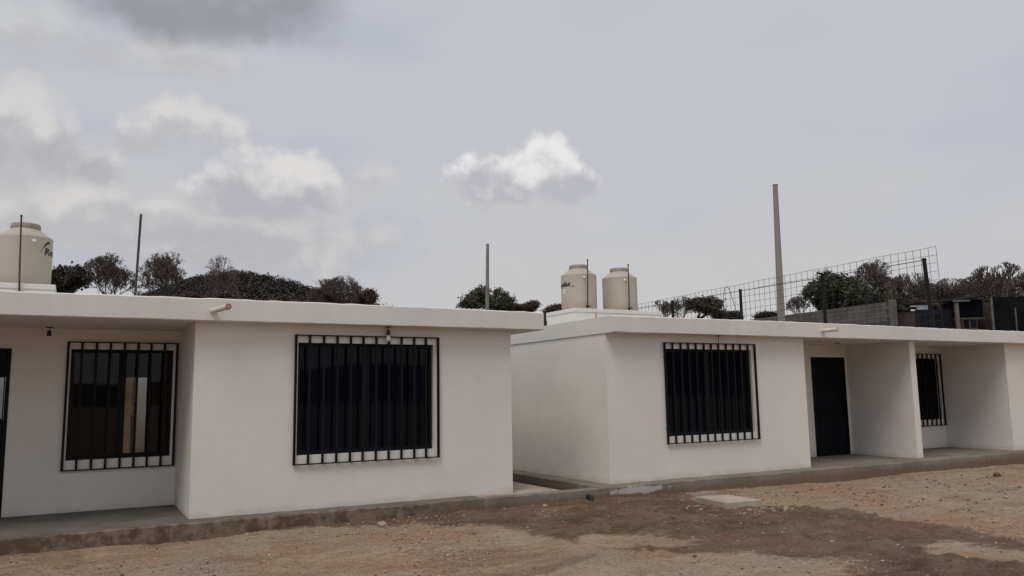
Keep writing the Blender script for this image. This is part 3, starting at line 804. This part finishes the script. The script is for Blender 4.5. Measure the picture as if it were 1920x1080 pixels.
water_tank((11.32, 10.1, 3.93), 'beige water tank with black lettering and a white sticker, left of the two together', 5.4, (R(-127), 0.72), (R(-63), 0.50))
water_tank((12.88, 10.1, 3.93), 'beige water tank without visible lettering, right of the two standing together', 5.4)
def vent_pipe(x, y, z0, z1, label, lean=0.0, foot=True):
    t = empty('vent_pipe', (x, y, z0), label, 'pipe', 'thin dark pipes beside the water tanks')
    b = bmesh.new(); tube(b, (0, 0, 0), (lean * 0.6, 0, (z1 - z0) * 0.5), 0.019, n=8); tube(b, (lean * 0.6, 0, (z1 - z0) * 0.5), (lean, 0, z1 - z0), 0.017, n=8)
    obj('pipe', b, 'rust', t)
    b = bmesh.new(); tube(b, (0.0, 0, 0.03), (0.0, 0, 0.10), 0.03, n=8); tube(b, (-0.05, -0.02, 0.065), (0.09, -0.02, 0.075), 0.022, n=8)
    obj('valve', b, 'black', t)
    b = bmesh.new(); tube(b, (lean, 0, z1 - z0 - 0.005), (lean, 0, z1 - z0 + 0.03), 0.026, n=8); obj('cap', b, 'black', t)
vent_pipe(-3.436, 9.36, 3.66, 5.37, 'thin rusty pipe standing before the left house water tank', -0.05)
vent_pipe(11.19, 9.47, 3.93, 5.41, 'thin dark pipe standing before the lettered water tank on the right house', 0.05)
vent_pipe(12.76, 9.47, 3.93, 5.36, 'thin dark pipe with a small cap before the plain water tank', 0.01)

# ------------------------------------------------------------------ poles
def pole(name, x, y, z0, z1, r0, r1, mat, label, lean=(0, 0), cat='pole', grp=None):
    t = empty(name, (x, y, z0), label, cat, grp)
    b = bmesh.new(); n = 6
    for i in range(n):
        a, c_ = i / n, (i + 1) / n; h = z1 - z0
        tube(b, (lean[0] * a, lean[1] * a, h * a), (lean[0] * c_, lean[1] * c_, h * c_), r0 + (r1 - r0) * a, r0 + (r1 - r0) * c_, 14, caps=(i == n - 1))
    obj('shaft', b, mat, t)
    b = bmesh.new(); tube(b, (lean[0], lean[1], z1 - z0 - 0.002), (lean[0], lean[1], z1 - z0 + 0.03), r1 * 1.08, n=12); obj('cap', b, 'poleg', t)
pole('utility_pole', 27.10, 16.6, 3.0, 11.06, 0.195, 0.115, 'pole', 'tall tapering concrete pole without wires behind the mesh fence', (-0.50, -0.6))
pole('utility_pole', 13.02, 19.8, 2.6, 7.75, 0.105, 0.062, 'poleg', 'grey pole beside the green bush behind the left house roof', (-0.05, -0.3))
pole('steel_mast', -1.10, 11.5, H + FH - 0.01, 6.01, 0.028, 0.030, 'rust', 'thin rusty steel mast rising from the left house roof before bare trees', (0.06, -0.30))
pole('roof_post', 11.33, 12.2, H + FH - 0.01, 4.13, 0.055, 0.055, 'black', 'short dark post on the right house roof just left of the white platform', (0, 0))
b = bmesh.new(); tube(b, (6.943, 3.0, 2.60), (7.0, 3.0, 3.06), 0.016, 0.022, 8); tag(obj('conduit_stub', b, 'red'), 'orange red plastic conduit stub sticking up from the right house roof', 'pipe')
b = bmesh.new(); tube_path(b, [(5.10, 4.5, H + FH + 0.02), (5.14, 5.3, H + FH + 0.05), (5.2, 6.2, H + FH + 0.05), (5.12, 7.8, H + FH + 0.01)], 0.028, 8); tag(obj('hose', b, 'black'), 'black hose lying along the side edge of the right house roof', 'hose')

# ------------------------------------------------------------------ mesh fence on the right house roof
fx = 15.27
fence = empty('mesh_fence', (fx, 0, H + FH), 'welded wire mesh fence on dark posts running back over the right house roof', 'fence')
PY = [1.195, 4.25, 7.30, 10.45, 13.36]
pm = None
for i, y in enumerate(PY):
    lean = 0.10 if i == 0 else 0.0
    b = bmesh.new()
    tube(b, (0, 0, -0.01), (lean * -0.6, 0.05 * (i == 0), 1.80), 0.046, 0.046, 10); tube(b, (lean * -0.6, 0.05 * (i == 0), 1.80), (lean * -0.6, 0.05 * (i == 0), 1.82), 0.054, 0.05, 10)
    o = obj('post', b, 'post', fence); o.location = (0.05, y, 0)
rnd = random.Random(4)
ZTOP = lambda y: 1.86 + (13.4 - y) / 12.5 * 0.20
rows = 11; step = 0.195
for k in range(rows):
    b = bmesh.new(); pts = []
    yy = np.linspace(0.93, 13.45, 34)
    for y in yy: pts.append((0.012 * math.sin(y * 2 + k) - 0.01, float(y), ZTOP(y) - k * step + 0.008 * math.sin(y * 3.1 + k * 2)))
    tube_path(b, pts, 0.0052, 4)
    obj('horizontal_wire', b, 'wire', fence)
vm = None
ny = 63
for i in range(ny + 1):
    y = 0.93 + (13.45 - 0.93) * i / ny; zt = ZTOP(y)
    b = bmesh.new(); s1 = rnd.uniform(-0.02, 0.02)
    tube_path(b, [(0.0, y, zt), (0.01, y + s1, zt - 0.7), (0.0, y + s1 * 0.3, zt - (rows - 1) * step - 0.02)], 0.0048, 4)
    obj('vertical_wire', b, 'wire', fence)
b = bmesh.new(); tube_path(b, [(0.012, PY[0], 1.78), (0.012, PY[1], 1.765), (0.012, PY[2], 1.76), (0.012, PY[3], 1.75), (0.012, PY[4], 1.74)], 0.009, 5); obj('tension_wire', b, 'wire', fence)
b = bmesh.new(); tube_path(b, [(-0.02, 7.95, -0.0), (-0.02, 7.98, 1.5), (-0.02, 7.90, 1.90), (-0.02, 7.78, 1.96), (-0.02, 7.68, 1.85), (-0.02, 7.35, 0.9), (-0.02, 7.15, 0.02)], 0.009, 5); obj('bent_rod', b, 'wire', fence)

# ------------------------------------------------------------------ concrete block wall up the slope
bw = empty('block_wall', (33.4, 15.3, 3.6), 'unrendered grey concrete block wall beyond the mesh fence', 'wall')
bl = None
p0 = Vector((33.32, 15.3)); p1 = Vector((34.5, 33.0)); L = (p1 - p0).length; dr = (p1 - p0) / L; ang = math.atan2(dr.y, dr.x)
wroot = obj('core', boxes((0.01, L - 0.01, -0.055, 0.055, -0.5, 2.07)), 'mortar', bw); wroot.rotation_euler.z = ang
bm_ = boxes((0.006, 0.394, -0.07, 0.07, 0.006, 0.194), bevel=0.006)
bme = bpy.data.meshes.new('block'); bm_.to_mesh(bme); bm_.free(); bme.materials.append(M['block'])
rnd = random.Random(8)
nb = 0
for r_ in range(5, 10):
    for i in range(int(L / 0.4)):
        if nb >= 298: break
        s_ = i * 0.4 + (0.2 if r_ % 2 else 0)
        if s_ > L - 0.4 or (s_ > 11.5 and r_ < 8): continue
        o = obj('block', bme, None, wroot); o.location = (s_, rnd.uniform(-0.006, 0.006), r_ * 0.2 + 0.085 + rnd.uniform(-0.003, 0.003)); nb += 1
o = obj('end_pillar', boxes((-0.28, 0.0, -0.12, 0.12, -0.5, 2.16), bevel=0.01), 'block', wroot)

# ------------------------------------------------------------------ sheds on the slope at the right
def hut():
    t = empty('shed', (40.5, 16.0, 4.3), 'dark tarpaulin shed with open front and pale posts at the far right', 'shed')
    d = Vector((0.868, -0.49)).normalized(); t.rotation_euler.z = math.atan2(d.y, d.x)
    # local x runs to the viewer's right, local y away
    obj('tarp_wall', boxes((-2.6, -0.62, 0.0, 0.05, -0.6, 1.35), bevel=0.01), 'tarp', t)
    b = bmesh.new(); vs = [b.verts.new(p) for p in ((-0.75, -0.5, 1.72), (1.42, -0.5, 2.02), (1.42, 2.6, 2.25), (-0.75, 2.6, 1.95), (-0.75, -0.5, 1.78), (1.42, -0.5, 2.08), (1.42, 2.6, 2.31), (-0.75, 2.6, 2.01))]
    for f in ((3, 2, 1, 0), (4, 5, 6, 7), (0, 1, 5, 4), (1, 2, 6, 5), (2, 3, 7, 6), (3, 0, 4, 7)): b.faces.new([vs[i] for i in f])
    obj('roof', b, 'tarpd', t)
    obj('roof_edge', boxes((-0.78, 0.15, -0.53, -0.505, 1.70, 1.79)), 'timber', t)
    obj('tarp_wall', boxes((-0.55, 1.3, 0.35, 0.40, 0.95, 1.9)), 'tarp', t)
    obj('post', boxes((-0.62, -0.44, -0.46, -0.30, -0.6, 1.72), bevel=0.01), 'timber', t)
    obj('post', boxes((1.30, 1.42, -0.46, -0.34, -0.6, 2.02), bevel=0.01), 'timber', t)
    obj('post', boxes((-0.15, -0.05, 0.10, 0.20, -0.6, 0.80)), 'brownboard', t)
    obj('rail', boxes((-0.40, 1.32, 0.18, 0.26, 0.78, 0.88)), 'timber', t)
    for x in (0.05, 0.42, 0.82): obj('mullion', boxes((x, x + 0.035, 0.19, 0.25, 0.30, 0.78)), 'timber', t)
    obj('sill', boxes((0.05, 0.86, 0.185, 0.255, 0.26, 0.30)), 'timber', t)
    obj('pane', boxes((0.455, 0.82, 0.21, 0.22, 0.30, 0.78)), 'bluesheet', t).data.materials[0] = M['glass']
    obj('board_wall', boxes((-0.7, 3.4, 1.0, 1.1, -0.6, 1.75)), 'brownboard', t)
    obj('tarp_wall', boxes((1.45, 6.5, -0.1, -0.05, -0.6, 1.98), bevel=0.01), 'tarpd', t)
    for x in (1.52, 2.75, 4.2): obj('post', boxes((x, x + 0.06, -0.18, -0.11, -0.6, 1.35)), 'timber', t)
    t2 = empty('shed', (43.8, 20.8, 4.6), 'low brown board shed with a pale blue sheet beside the dark post', 'shed')
    t2.rotation_euler.z = math.atan2(d.y, d.x)
    obj('board_wall', boxes((-2.2, 1.8, 0.0, 0.1, -0.8, 1.45)), 'brownboard', t2)
    obj('sheet', boxes((-0.18, 0.52, -0.05, -0.02, 1.52, 1.86)), 'bluesheet', t2)
    obj('sheet', boxes((-0.55, -0.25, -0.05, -0.02, 1.52, 1.62)), 'white', t2)
    obj('sheet', boxes((-0.55, -0.20, -0.05, -0.02, 1.80, 1.84)), 'white', t2)
    obj('roof', boxes((-2.4, 2.0, 0.0, 2.2, 1.451, 1.52)), 'tarpd', t2)
    obj('post', boxes((-2.25, -2.12, -0.10, -0.02, -0.8, 1.9)), 'timber', t2)
hut()

# ------------------------------------------------------------------ trees
def make_tree(seed, spread=0.55, levels=6, leaves=0, leafsize=0.05, twigs=4, kids=(2, 3), trunk=0.22, thick=0.030):
    """unit tree: height 1, crown radius about 0.5; returns trunk mesh, crown mesh (twigs or leaves)"""
    rnd = random.Random(seed)
    bt = bmesh.new(); bc = bmesh.new(); tips = []
    def seg(b, p, q, r0, r1, n): tube(b, p, q, r0, r1, n, caps=False)
    def grow(p, d, ln, r, lv):
        steps = 3; q = p.copy()
        for s_ in range(steps):
            d = (d + Vector((rnd.uniform(-1, 1), rnd.uniform(-1, 1), rnd.uniform(-0.6, 0.8))) * 0.16).normalized()
            nq = q + d * ln / steps; r1 = max(r * 0.90, 0.0040)
            seg(bt if lv >= 3 else bc, q, nq, r, r1, 6 if lv >= levels - 1 else (4 if lv >= 3 else 3))
            q = nq; r = r1
            if lv <= 2: tips.append((q.copy(), d.copy()))
            if lv < levels and s_ == 1 and rnd.random() < 0.45 and lv > 0: child(q, d, ln * 0.6, r * 0.6, lv - 1)
        if lv <= 0: return
        for k in range(rnd.randint(*kids)): child(q, d, ln * rnd.uniform(0.66, 0.86), r * rnd.uniform(0.62, 0.8), lv - 1)
    def child(p, d, ln, r, lv):
        a = Vector((rnd.gauss(0, 1), rnd.gauss(0, 1), rnd.gauss(0, 0.5)))
        a = (a - d * a.dot(d)).normalized()
        nd = (d + a * rnd.uniform(0.35, 0.95) * spread * 1.6 + Vector((0, 0, 0.10))).normalized()
        grow(p, nd, ln, r, lv)
    grow(Vector((0, 0, 0)), Vector((0, 0, 1)), trunk, thick, levels)
    for p, d in tips:
        for k in range(twigs):
            a = (d + Vector((rnd.gauss(0, 1), rnd.gauss(0, 1), rnd.gauss(0, 0.8))) * 0.7).normalized()
            seg(bc, p, p + a * rnd.uniform(0.025, 0.06), 0.0034, 0.0020, 3)
    bl_ = bmesh.new()
    if leaves:
        for k in range(leaves):
            p, d = tips[rnd.randrange(len(tips))]
            c_ = p + Vector((rnd.gauss(0, 1), rnd.gauss(0, 1), rnd.gauss(0, 0.8))) * (leafsize * 0.5 + 0.018)
            n = Vector((rnd.gauss(0, 1), rnd.gauss(0, 1), rnd.gauss(0.5, 1))).normalized(); u = n.orthogonal().normalized(); v = n.cross(u)
            s_ = leafsize * rnd.uniform(0.35, 0.8); s2 = s_ * rnd.uniform(0.4, 0.8)
            bl_.faces.new([bl_.verts.new(c_ + u * s_ * i + v * s2 * j) for i, j in ((-1, 0), (0, -1), (1, 0), (0, 1))])
    zs = max((v.co.z for v in bc.verts), default=1); rs = sorted(math.hypot(v.co.x, v.co.y) for v in bc.verts)
    rr = rs[int(len(rs) * 0.97)]
    out = []
    for b in (bt, bc, bl_):
        for v in b.verts: v.co = Vector((v.co.x / rr * 0.5, v.co.y / rr * 0.5, v.co.z / zs))
        me = bpy.data.meshes.new('tree_part'); b.to_mesh(me); b.free(); out.append(me)
    return out
def make_bare(seed, levels=6, spread=0.5, lift=0.12, trunk=0.16, thick=0.028, leaves=0):
    """unit leafless tree: limbs fan out low and fork evenly into a domed net of twigs"""
    rnd = random.Random(seed); bt = bmesh.new(); bc = bmesh.new(); bl_ = bmesh.new()
    def grow(p, d, ln, r, lv):
        q = p.copy(); b = bt if lv >= 3 else bc
        for s_ in range(2):
            d = (d + Vector((rnd.uniform(-1, 1), rnd.uniform(-1, 1), rnd.uniform(-0.7, 0.7))) * 0.20).normalized()
            nq = q + d * ln / 2; r1 = max(r * 0.88, 0.0052)
            tube(b, q, nq, r, r1, 5 if lv >= 4 else 3, caps=False); q = nq; r = r1
        if lv == 0:
            for k in range(leaves if rnd.random() < 0.5 else 0):
                c_ = q + Vector((rnd.gauss(0, 1), rnd.gauss(0, 1), rnd.gauss(0, 1))) * 0.012; n = Vector((rnd.gauss(0, 1), rnd.gauss(0, 1), rnd.gauss(0, 1))).normalized(); u = n.orthogonal().normalized(); v = n.cross(u); z_ = rnd.uniform(0.005, 0.011)
                bl_.faces.new([bl_.verts.new(c_ + u * z_ * i + v * z_ * 0.7 * j) for i, j in ((-1, 0), (0, -1), (1, 0), (0, 1))])
            return
        n = rnd.choice((2, 3, 3)) if lv < levels else 5
        ph = rnd.uniform(0, 6.28); o1 = d.orthogonal().normalized(); o2 = d.cross(o1)
        for k in range(n):
            t = ph + 6.283 * k / n + rnd.uniform(-0.5, 0.5); a_ = rnd.uniform(0.55, 1.15) * spread * (1.5 if lv == levels else 1.0)
            nd = (d + (o1 * math.cos(t) + o2 * math.sin(t)) * a_ + Vector((0, 0, lift))).normalized()
            grow(q, nd, ln * rnd.uniform(0.70, 0.95) * (1.5 if lv == levels else 1.0), r * rnd.uniform(0.60, 0.78), lv - 1)
    grow(Vector((0, 0, 0)), Vector((0, 0, 1)), trunk, thick, levels)
    zs = max(v.co.z for v in bc.verts); rs = sorted(math.hypot(v.co.x, v.co.y) for v in bc.verts); rr = rs[int(len(rs) * 0.98)]
    out = []
    for b in (bt, bc, bl_):
        for v in b.verts:
            p = Vector((v.co.x / rr * 0.5, v.co.y / rr * 0.5, v.co.z / zs * 1.12))
            if p.z > 0.45:
                e = Vector((p.x / 0.5, p.y / 0.5, (p.z - 0.45) / 0.55)); k = e.length
                if k > 0.82: p = Vector((0, 0, 0.45)) + (p - Vector((0, 0, 0.45))) * ((0.82 + 0.30 * math.tanh((k - 0.82) / 0.30)) / k)
            v.co = p
        me = bpy.data.meshes.new('tree_part'); b.to_mesh(me); b.free(); out.append(me)
    return out
KIND = {}
KIND['bare1'] = (make_bare(11, 7, 0.55, leaves=3), 'leafbrown')
KIND['bare2'] = (make_bare(23, 7, 0.52, leaves=3), 'leafbrown')
KIND['bare3'] = (make_bare(37, 6, 0.62, 0.06, 0.2, leaves=2), 'leafbrown')
KIND['bare4'] = (make_bare(41, 6, 0.48, 0.16, 0.12, 0.034), 'leafbrown')
KIND['brown'] = (make_tree(53, 0.70, 5, 7500, 0.022, 2, (2, 4), 0.14), 'leafbrown')
KIND['dark'] = (make_tree(59, 0.72, 5, 9500, 0.024, 2, (2, 4), 0.12), 'leafdark')
KIND['green'] = (make_tree(61, 0.75, 5, 6500, 0.022, 2, (2, 4), 0.14), 'leafgreen')
KIND['maroon'] = (make_tree(67, 0.70, 5, 4500, 0.018, 3, (2, 4), 0.15), 'leafmaroon')
KIND['olive'] = (make_tree(71, 0.75, 5, 5000, 0.020, 3, (2, 4), 0.10), 'leafolive')
for k, (ms, lm) in KIND.items():
    ms[0].materials.append(M['bark']); ms[1].materials.append(M['twig']); ms[2].materials.append(M[lm])
def tree(kind, x, y, h, r, label, group, rot=0.0, sink=0.3, name='tree'):
    z = float(terrain(x, y)) - sink
    t = empty(name, (x, y, z), label, 'tree' if name.endswith('tree') else 'bush', group)
    t.rotation_euler.z = rot; t.scale = (2 * r, 2 * r, h + sink)
    ms, lm = KIND[kind]
    obj('trunk', ms[0], None, t); obj('crown', ms[1], None, t)
    if len(ms[2].polygons): obj('foliage', ms[2], None, t)
GL = 'trees up the slope behind the left house'; GR = 'trees and bushes up the slope behind the right house'
tree('dark', -2.0, 96.4, 6.5, 3.5, 'dark dense rounded tree just right of the left water tank', GL, 0.3, name='evergreen_tree')
tree('bare1', 1.45, 99.9, 7.8, 3.7, 'bare spreading tree just left of the thin rusty mast', GL, 1.0, name='bare_tree')
tree('bare2', 7.19, 94.4, 8.1, 4.0, 'bare broad tree just right of the thin rusty mast', GL, 2.2, name='bare_tree')
tree('bare3', 15.2, 105.7, 8.3, 3.2, 'bare flat-topped tree rising above the wooded mound', GL, 0.5, name='bare_tree')
tree('brown', 4.6, 90.0, 3.2, 2.6, 'low dark brown bush at the foot of the thin rusty mast', GL, 5.0, name='bush')
tree('brown', 9.8, 84.9, 3.2, 3.0, 'dark brown dense tree filling the gap right of the broad bare tree', GL, 0.0)
tree('brown', 14.1, 87.6, 3.2, 3.6, 'dark brown dense tree below the flat-topped bare tree', GL, 1.9)
tree('brown', 19.2, 90.4, 3.0, 3.6, 'dark brown dense tree at the foot of the distant hill', GL, 3.3)
tree('brown', 23.2, 92.4, 2.8, 2.6, 'low dark brown tree under the right end of the distant hill', GL, 0.7)
tree('bare1', 25.0, 87.8, 5.3, 2.7, 'small bare tree, left one of the cluster at the hill\'s right end', GL, 4.0, name='bare_tree')
tree('maroon', 26.0, 87.0, 4.6, 2.3, 'reddish dry tree among the cluster at the hill\'s right end', GL, 1.1)
tree('bare2', 28.3, 90.3, 5.6, 3.0, 'bare tree, tallest of the cluster at the hill\'s right end', GL, 3.1, name='bare_tree')
tree('brown', 29.0, 82.5, 4.1, 2.5, 'low brown dry tree, right one of the cluster at the hill\'s right end', GL, 2.6)
tree('green', 19.03, 32.0, 2.6, 1.65, 'green leafy bush behind the grey pole', GR, 0.4, name='bush')
tree('brown', 55.9, 93.0, 2.9, 2.6, 'far brown tree just right of the green bush', GR, 0.2)
tree('brown', 59.4, 94.5, 3.1, 2.8, 'far brown tree in the gap between the two houses', GR, 2.2)
tree('brown', 63.6, 96.5, 3.0, 2.8, 'far brown tree just left of the lettered tank', GR, 4.0)
tree('bare4', 42.6, 44.2, 2.4, 1.2, 'small leafless bush at the low end of the mesh fence', GR, 0.8, name='bare_bush')
tree('olive', 39.9, 36.5, 2.4, 1.75, 'olive brown round bush behind the lower mesh fence', GR, 1.0, name='bush')
tree('bare4', 40.6, 39.2, 2.5, 1.3, 'leafless bush just left of the olive round bush', GR, 2.8, name='bare_bush')
tree('olive', 47.6, 41.5, 1.5, 1.4, 'low olive bush between two fence posts, left of the tall pole', GR, 2.0, name='bush')
tree('dark', 54.0, 43.7, 1.5, 1.7, 'low dark bush at the foot of the tall concrete pole', GR, 3.0, name='bush')
tree('bare4', 50.5, 36.0, 2.3, 1.3, 'thin leafless bush right behind the tall concrete pole', GR, 5.0, name='bare_bush')
tree('green', 40.9, 24.6, 4.1, 2.4, 'green leafy tree behind the block wall', GR, 1.4)
tree('green', 42.0, 22.0, 2.9, 1.7, 'lower green tree at the right end of the block wall', GR, 3.4)
tree('dark', 42.5, 26.8, 2.6, 2.0, 'dark low tree left of the green tree behind the block wall', GR, 2.4)
tree('bare1', 52.3, 29.9, 5.0, 2.1, 'bare tree rising behind the green tree', GR, 0.9, name='bare_tree')
tree('maroon', 51.9, 27.5, 3.6, 2.0, 'maroon dry tree left of the tall end post of the fence', GR, 0.3)
tree('bare2', 55.9, 29.5, 4.1, 2.3, 'bare tree behind the tall end post of the fence', GR, 2.3, name='bare_tree')
tree('maroon', 57.2, 28.6, 3.2, 2.3, 'maroon dry tree just right of the tall end post of the fence', GR, 1.3)
tree('brown', 50.5, 24.0, 2.2, 2.6, 'low brown thicket behind the brown board shed', GR, 0.5, name='bush')
tree('brown', 60.5, 28.2, 2.7, 2.6, 'low dark thicket between the end post and the tarpaulin shed', GR, 4.1, name='bush')
tree('bare3', 66.5, 34.0, 3.5, 2.4, 'grey bare tree behind the tarpaulin shed, left one', GR, 1.0, name='bare_tree')
tree('bare2', 67.4, 32.0, 3.8, 2.5, 'grey bare tree behind the tarpaulin shed, middle one', GR, 3.6, name='bare_tree')
tree('bare1', 67.2, 29.4, 4.2, 2.6, 'grey bare tree behind the open shed roof', GR, 2.0, name='bare_tree')
tree('maroon', 63.0, 30.6, 3.2, 2.2, 'maroon dry tree left of the tarpaulin shed roof', GR, 0.9)
tree('bare4', 62.0, 30.0, 3.9, 2.2, 'thin leafless tree standing in the maroon trees left of the shed roof', GR, 0.2, name='bare_tree')
tree('bare4', 57.2, 23.4, 4.6, 2.6, 'large bare branching tree at the right picture edge', GR, 3.0, name='bare_tree')
tree('bare2', 61.5, 22.8, 4.3, 2.6, 'bare tree half outside the right picture edge', GR, 1.7, name='bare_tree')

def forest():
    """wood on the far hill, read as one mass"""
    rnd = random.Random(77); b = bmesh.new()
    for k in range(2200):
        x = rnd.gauss(38.5, 30); y = rnd.uniform(150, 260); z = float(terrain(x, y))
        h = rnd.uniform(2.6, 4.4); r = rnd.uniform(1.0, 2.0)
        for q in range(44):
            v = Vector((rnd.gauss(0, 1), rnd.gauss(0, 1), rnd.gauss(0, 1))).normalized() * rnd.uniform(0.55, 1)
            c_ = Vector((x + v.x * r, y + v.y * r, z + h * 0.6 + v.z * h * 0.42)); n = (v + Vector((rnd.gauss(0, 0.3), rnd.gauss(0, 0.3), 0.5 + rnd.gauss(0, 0.3)))).normalized()
            u = n.orthogonal().normalized(); w_ = n.cross(u); s_ = rnd.uniform(0.14, 0.34)
            b.faces.new([b.verts.new(c_ + u * s_ * i + w_ * s_ * j) for i, j in ((-1, -0.4), (0.2, -1), (1, 0.3), (-0.1, 1))])
    o = obj('hill_forest', b, 'leafhill'); o['kind'] = 'stuff'; o['label'] = 'dark wood covering the distant hill behind the left house'; o['category'] = 'forest'
forest()

# ------------------------------------------------------------------ yard: manhole slab, stones, gravel
mh = empty('manhole_cover', (0, 0, 0), 'square pale concrete manhole slab on the dirt before the right house', 'manhole')
def quadprism(pts, z0, z1):
    b = bmesh.new(); lo = [b.verts.new((x, y, z0)) for x, y in pts]; hi = [b.verts.new((x, y, z1)) for x, y in pts]
    b.faces.new(lo[::-1]); b.faces.new(hi)
    for i in range(4): b.faces.new((lo[i], lo[(i + 1) % 4], hi[(i + 1) % 4], hi[i]))
    bmesh.ops.recalc_face_normals(b, faces=b.faces)
    bmesh.ops.bevel(b, geom=list(b.edges), offset=0.008, segments=1, affect='EDGES')
    return b
obj('slab', quadprism([(5.563, -2.013), (6.168, -2.086), (6.20, -1.38), (5.64, -1.30)], -0.30, -0.10), 'lid', mh)
b = bmesh.new(); tube(b, (4.44, -0.32, -0.11), (4.44, -0.40, -0.13), 0.042, n=12); tube(b, (4.44, -0.395, -0.10), (4.44, -0.42, -0.19), 0.038, 0.042, 12)
tag(obj('drain_stub', b, 'black'), 'short black drain pipe elbow at the foot of the kerb', 'pipe')

def stone_mesh(seed, flat=0.6):
    rnd = random.Random(seed); b = bmesh.new(); bmesh.ops.create_icosphere(b, subdivisions=1, radius=1.0)
    for v in b.verts: v.co = Vector((v.co.x * rnd.uniform(0.7, 1.2), v.co.y * rnd.uniform(0.6, 1.1), v.co.z * flat * rnd.uniform(0.6, 1.2)))
    me = bpy.data.meshes.new('stone'); b.to_mesh(me); b.free(); return me
SM = [stone_mesh(i) for i in range(6)]
for me in SM: me.materials.append(M['stone'])
CM = [stone_mesh(20 + i, 0.7) for i in range(4)]
for me in CM: me.materials.append(M['clod'])
rnd = random.Random(31)
def stone(x, y, s_, me, label, group, k=0.25):
    o = obj('stone', me, None); o.location = (x, y, gz(x, y) + s_ * k); o.rotation_euler = (rnd.uniform(-.3, .3), rnd.uniform(-.3, .3), rnd.uniform(0, 6)); o.scale = (s_,) * 3
    return tag(o, label, 'stone', group)
stone(1.07, -0.75, 0.07, SM[0], 'largest pale flat stone on the dirt below the wide left window', 'loose stones in the yard')
stone(3.55, -0.55, 0.05, SM[1], 'pale flat stone at the kerb below the left house corner', 'loose stones in the yard')
stone(12.4, -1.7, 0.085, CM[0], 'dark brown clod on the dirt before the far right porch', 'loose stones in the yard')
stone(9.9, -3.3, 0.055, SM[2], 'brown stone on the bare dirt at the right picture edge', 'loose stones in the yard')
for i in range(46):       # rubble heaped round the manhole slab
    a = rnd.uniform(0, 1)
    if i < 28: x, y = 5.55 + 0.85 * a, -2.12 - 0.28 * rnd.random() - 0.08 * a
    else: x, y = 5.45 - 0.25 * rnd.random() + 0.1 * a, -1.95 + 0.95 * a
    stone(x, y, rnd.uniform(0.018, 0.052), (SM if rnd.random() < 0.6 else CM)[rnd.randrange(4)], 'small chunk of rubble lying around the manhole slab', 'rubble round the manhole slab')
for i in range(60):
    x = rnd.uniform(-2, 14); y = rnd.uniform(-6.0, -0.6)
    stone(x, y, rnd.uniform(0.014, 0.034), (SM if rnd.random() < 0.5 else CM)[rnd.randrange(4)], 'small loose stone lying on the open dirt yard', 'small stones scattered over the yard')
CLUSTER = {'earth_crumbs': [(4.7, -2.0, 0.35, 0.10, 700), (4.9, -2.5, 0.5, 0.10, 900), (5.6, -2.7, 0.5, 0.15, 800), (5.9, -2.4, 0.4, 0.15, 600), (9.5, -2.2, 1.5, 0.6, 500)], 'gravel': [(2.2, -1.0, 0.9, 0.3, 1500), (5.9, -2.1, 0.5, 0.25, 900), (1.4, -2.4, 1.2, 0.6, 2500), (5.4, -1.2, 0.25, 0.3, 500)]}
def gravel(name, n, mat, smin, smax, seed, label):
    rs = np.random.RandomState(seed)
    ico = stone_mesh(seed); bv = np.array([tuple(v.co) for v in ico.vertices]); bf = np.array([tuple(p.vertices) for p in ico.polygons])
    x = rs.uniform(-3.5, 16.5, n); y = -0.38 - 7.2 * rs.uniform(0, 1, n) ** 1.0
    n0 = len(x)
    for cx, cy, sx_, sy_, m_ in CLUSTER.get(name, ()):
        x = np.concatenate([x, rs.normal(cx, sx_, m_)]); y = np.concatenate([y, np.minimum(rs.normal(cy, sy_, m_), -0.4)])
    n = len(x); big_ = (np.arange(n) >= n0) & (name == 'earth_crumbs')
    keep = fbm(x, y, 0.9, 5, 4) + rs.uniform(-0.45, 0.45, n) > 0.0
    x = x[keep]; y = y[keep]; n = len(x)
    z = terrain(x, y) + fbm(x, y, 0.8, 21, 3) * 0.05 + fbm(x, y, 4.0, 31, 3) * 0.022 + fbm(x, y, 11, 41, 2) * 0.010
    s_ = (smin + (smax - smin) * rs.uniform(0, 1, n) ** 3) * np.where(big_[keep], 1.6, 1.0); a = rs.uniform(0, 6.28, n)
    ca, sa = np.cos(a)[:, None], np.sin(a)[:, None]
    vx = (bv[None, :, 0] * ca - bv[None, :, 1] * sa) * s_[:, None] + x[:, None]; vy = (bv[None, :, 0] * sa + bv[None, :, 1] * ca) * s_[:, None] + y[:, None]
    vz = bv[None, :, 2] * s_[:, None] * rs.uniform(0.6, 1.1, n)[:, None] + (z + s_ * 0.15)[:, None]
    co = np.stack([vx, vy, vz], -1).reshape(-1, 3); fc = (bf[None] + (np.arange(n) * len(bv))[:, None, None]).reshape(-1, 3)
    me = bpy.data.meshes.new(name)
    me.from_pydata(co.tolist(), [], fc.tolist()); me.update()
    bpy.data.meshes.remove(ico)
    o = obj(name, me, mat); o['kind'] = 'stuff'; o['label'] = label; o['category'] = 'gravel'
gravel('gravel', 26000, 'gravel', 0.006, 0.024, 3, 'fine pale gravel strewn over the dirt yard')
gravel('earth_crumbs', 7000, 'clod', 0.005, 0.022, 9, 'small dark crumbs of earth on the dirt yard')

def rebase(root, p):
    """move an Empty to the foot of its thing without moving the parts"""
    d = Vector(p) - root.location
    root.location = p
    for ch in root.children: ch.location = ch.location - d
rebase(hA, (-4.3, 6.5, 0.0)); rebase(hB, (12.75, 6.5, 0.0)); rebase(mh, (5.9, -1.7, -0.2))
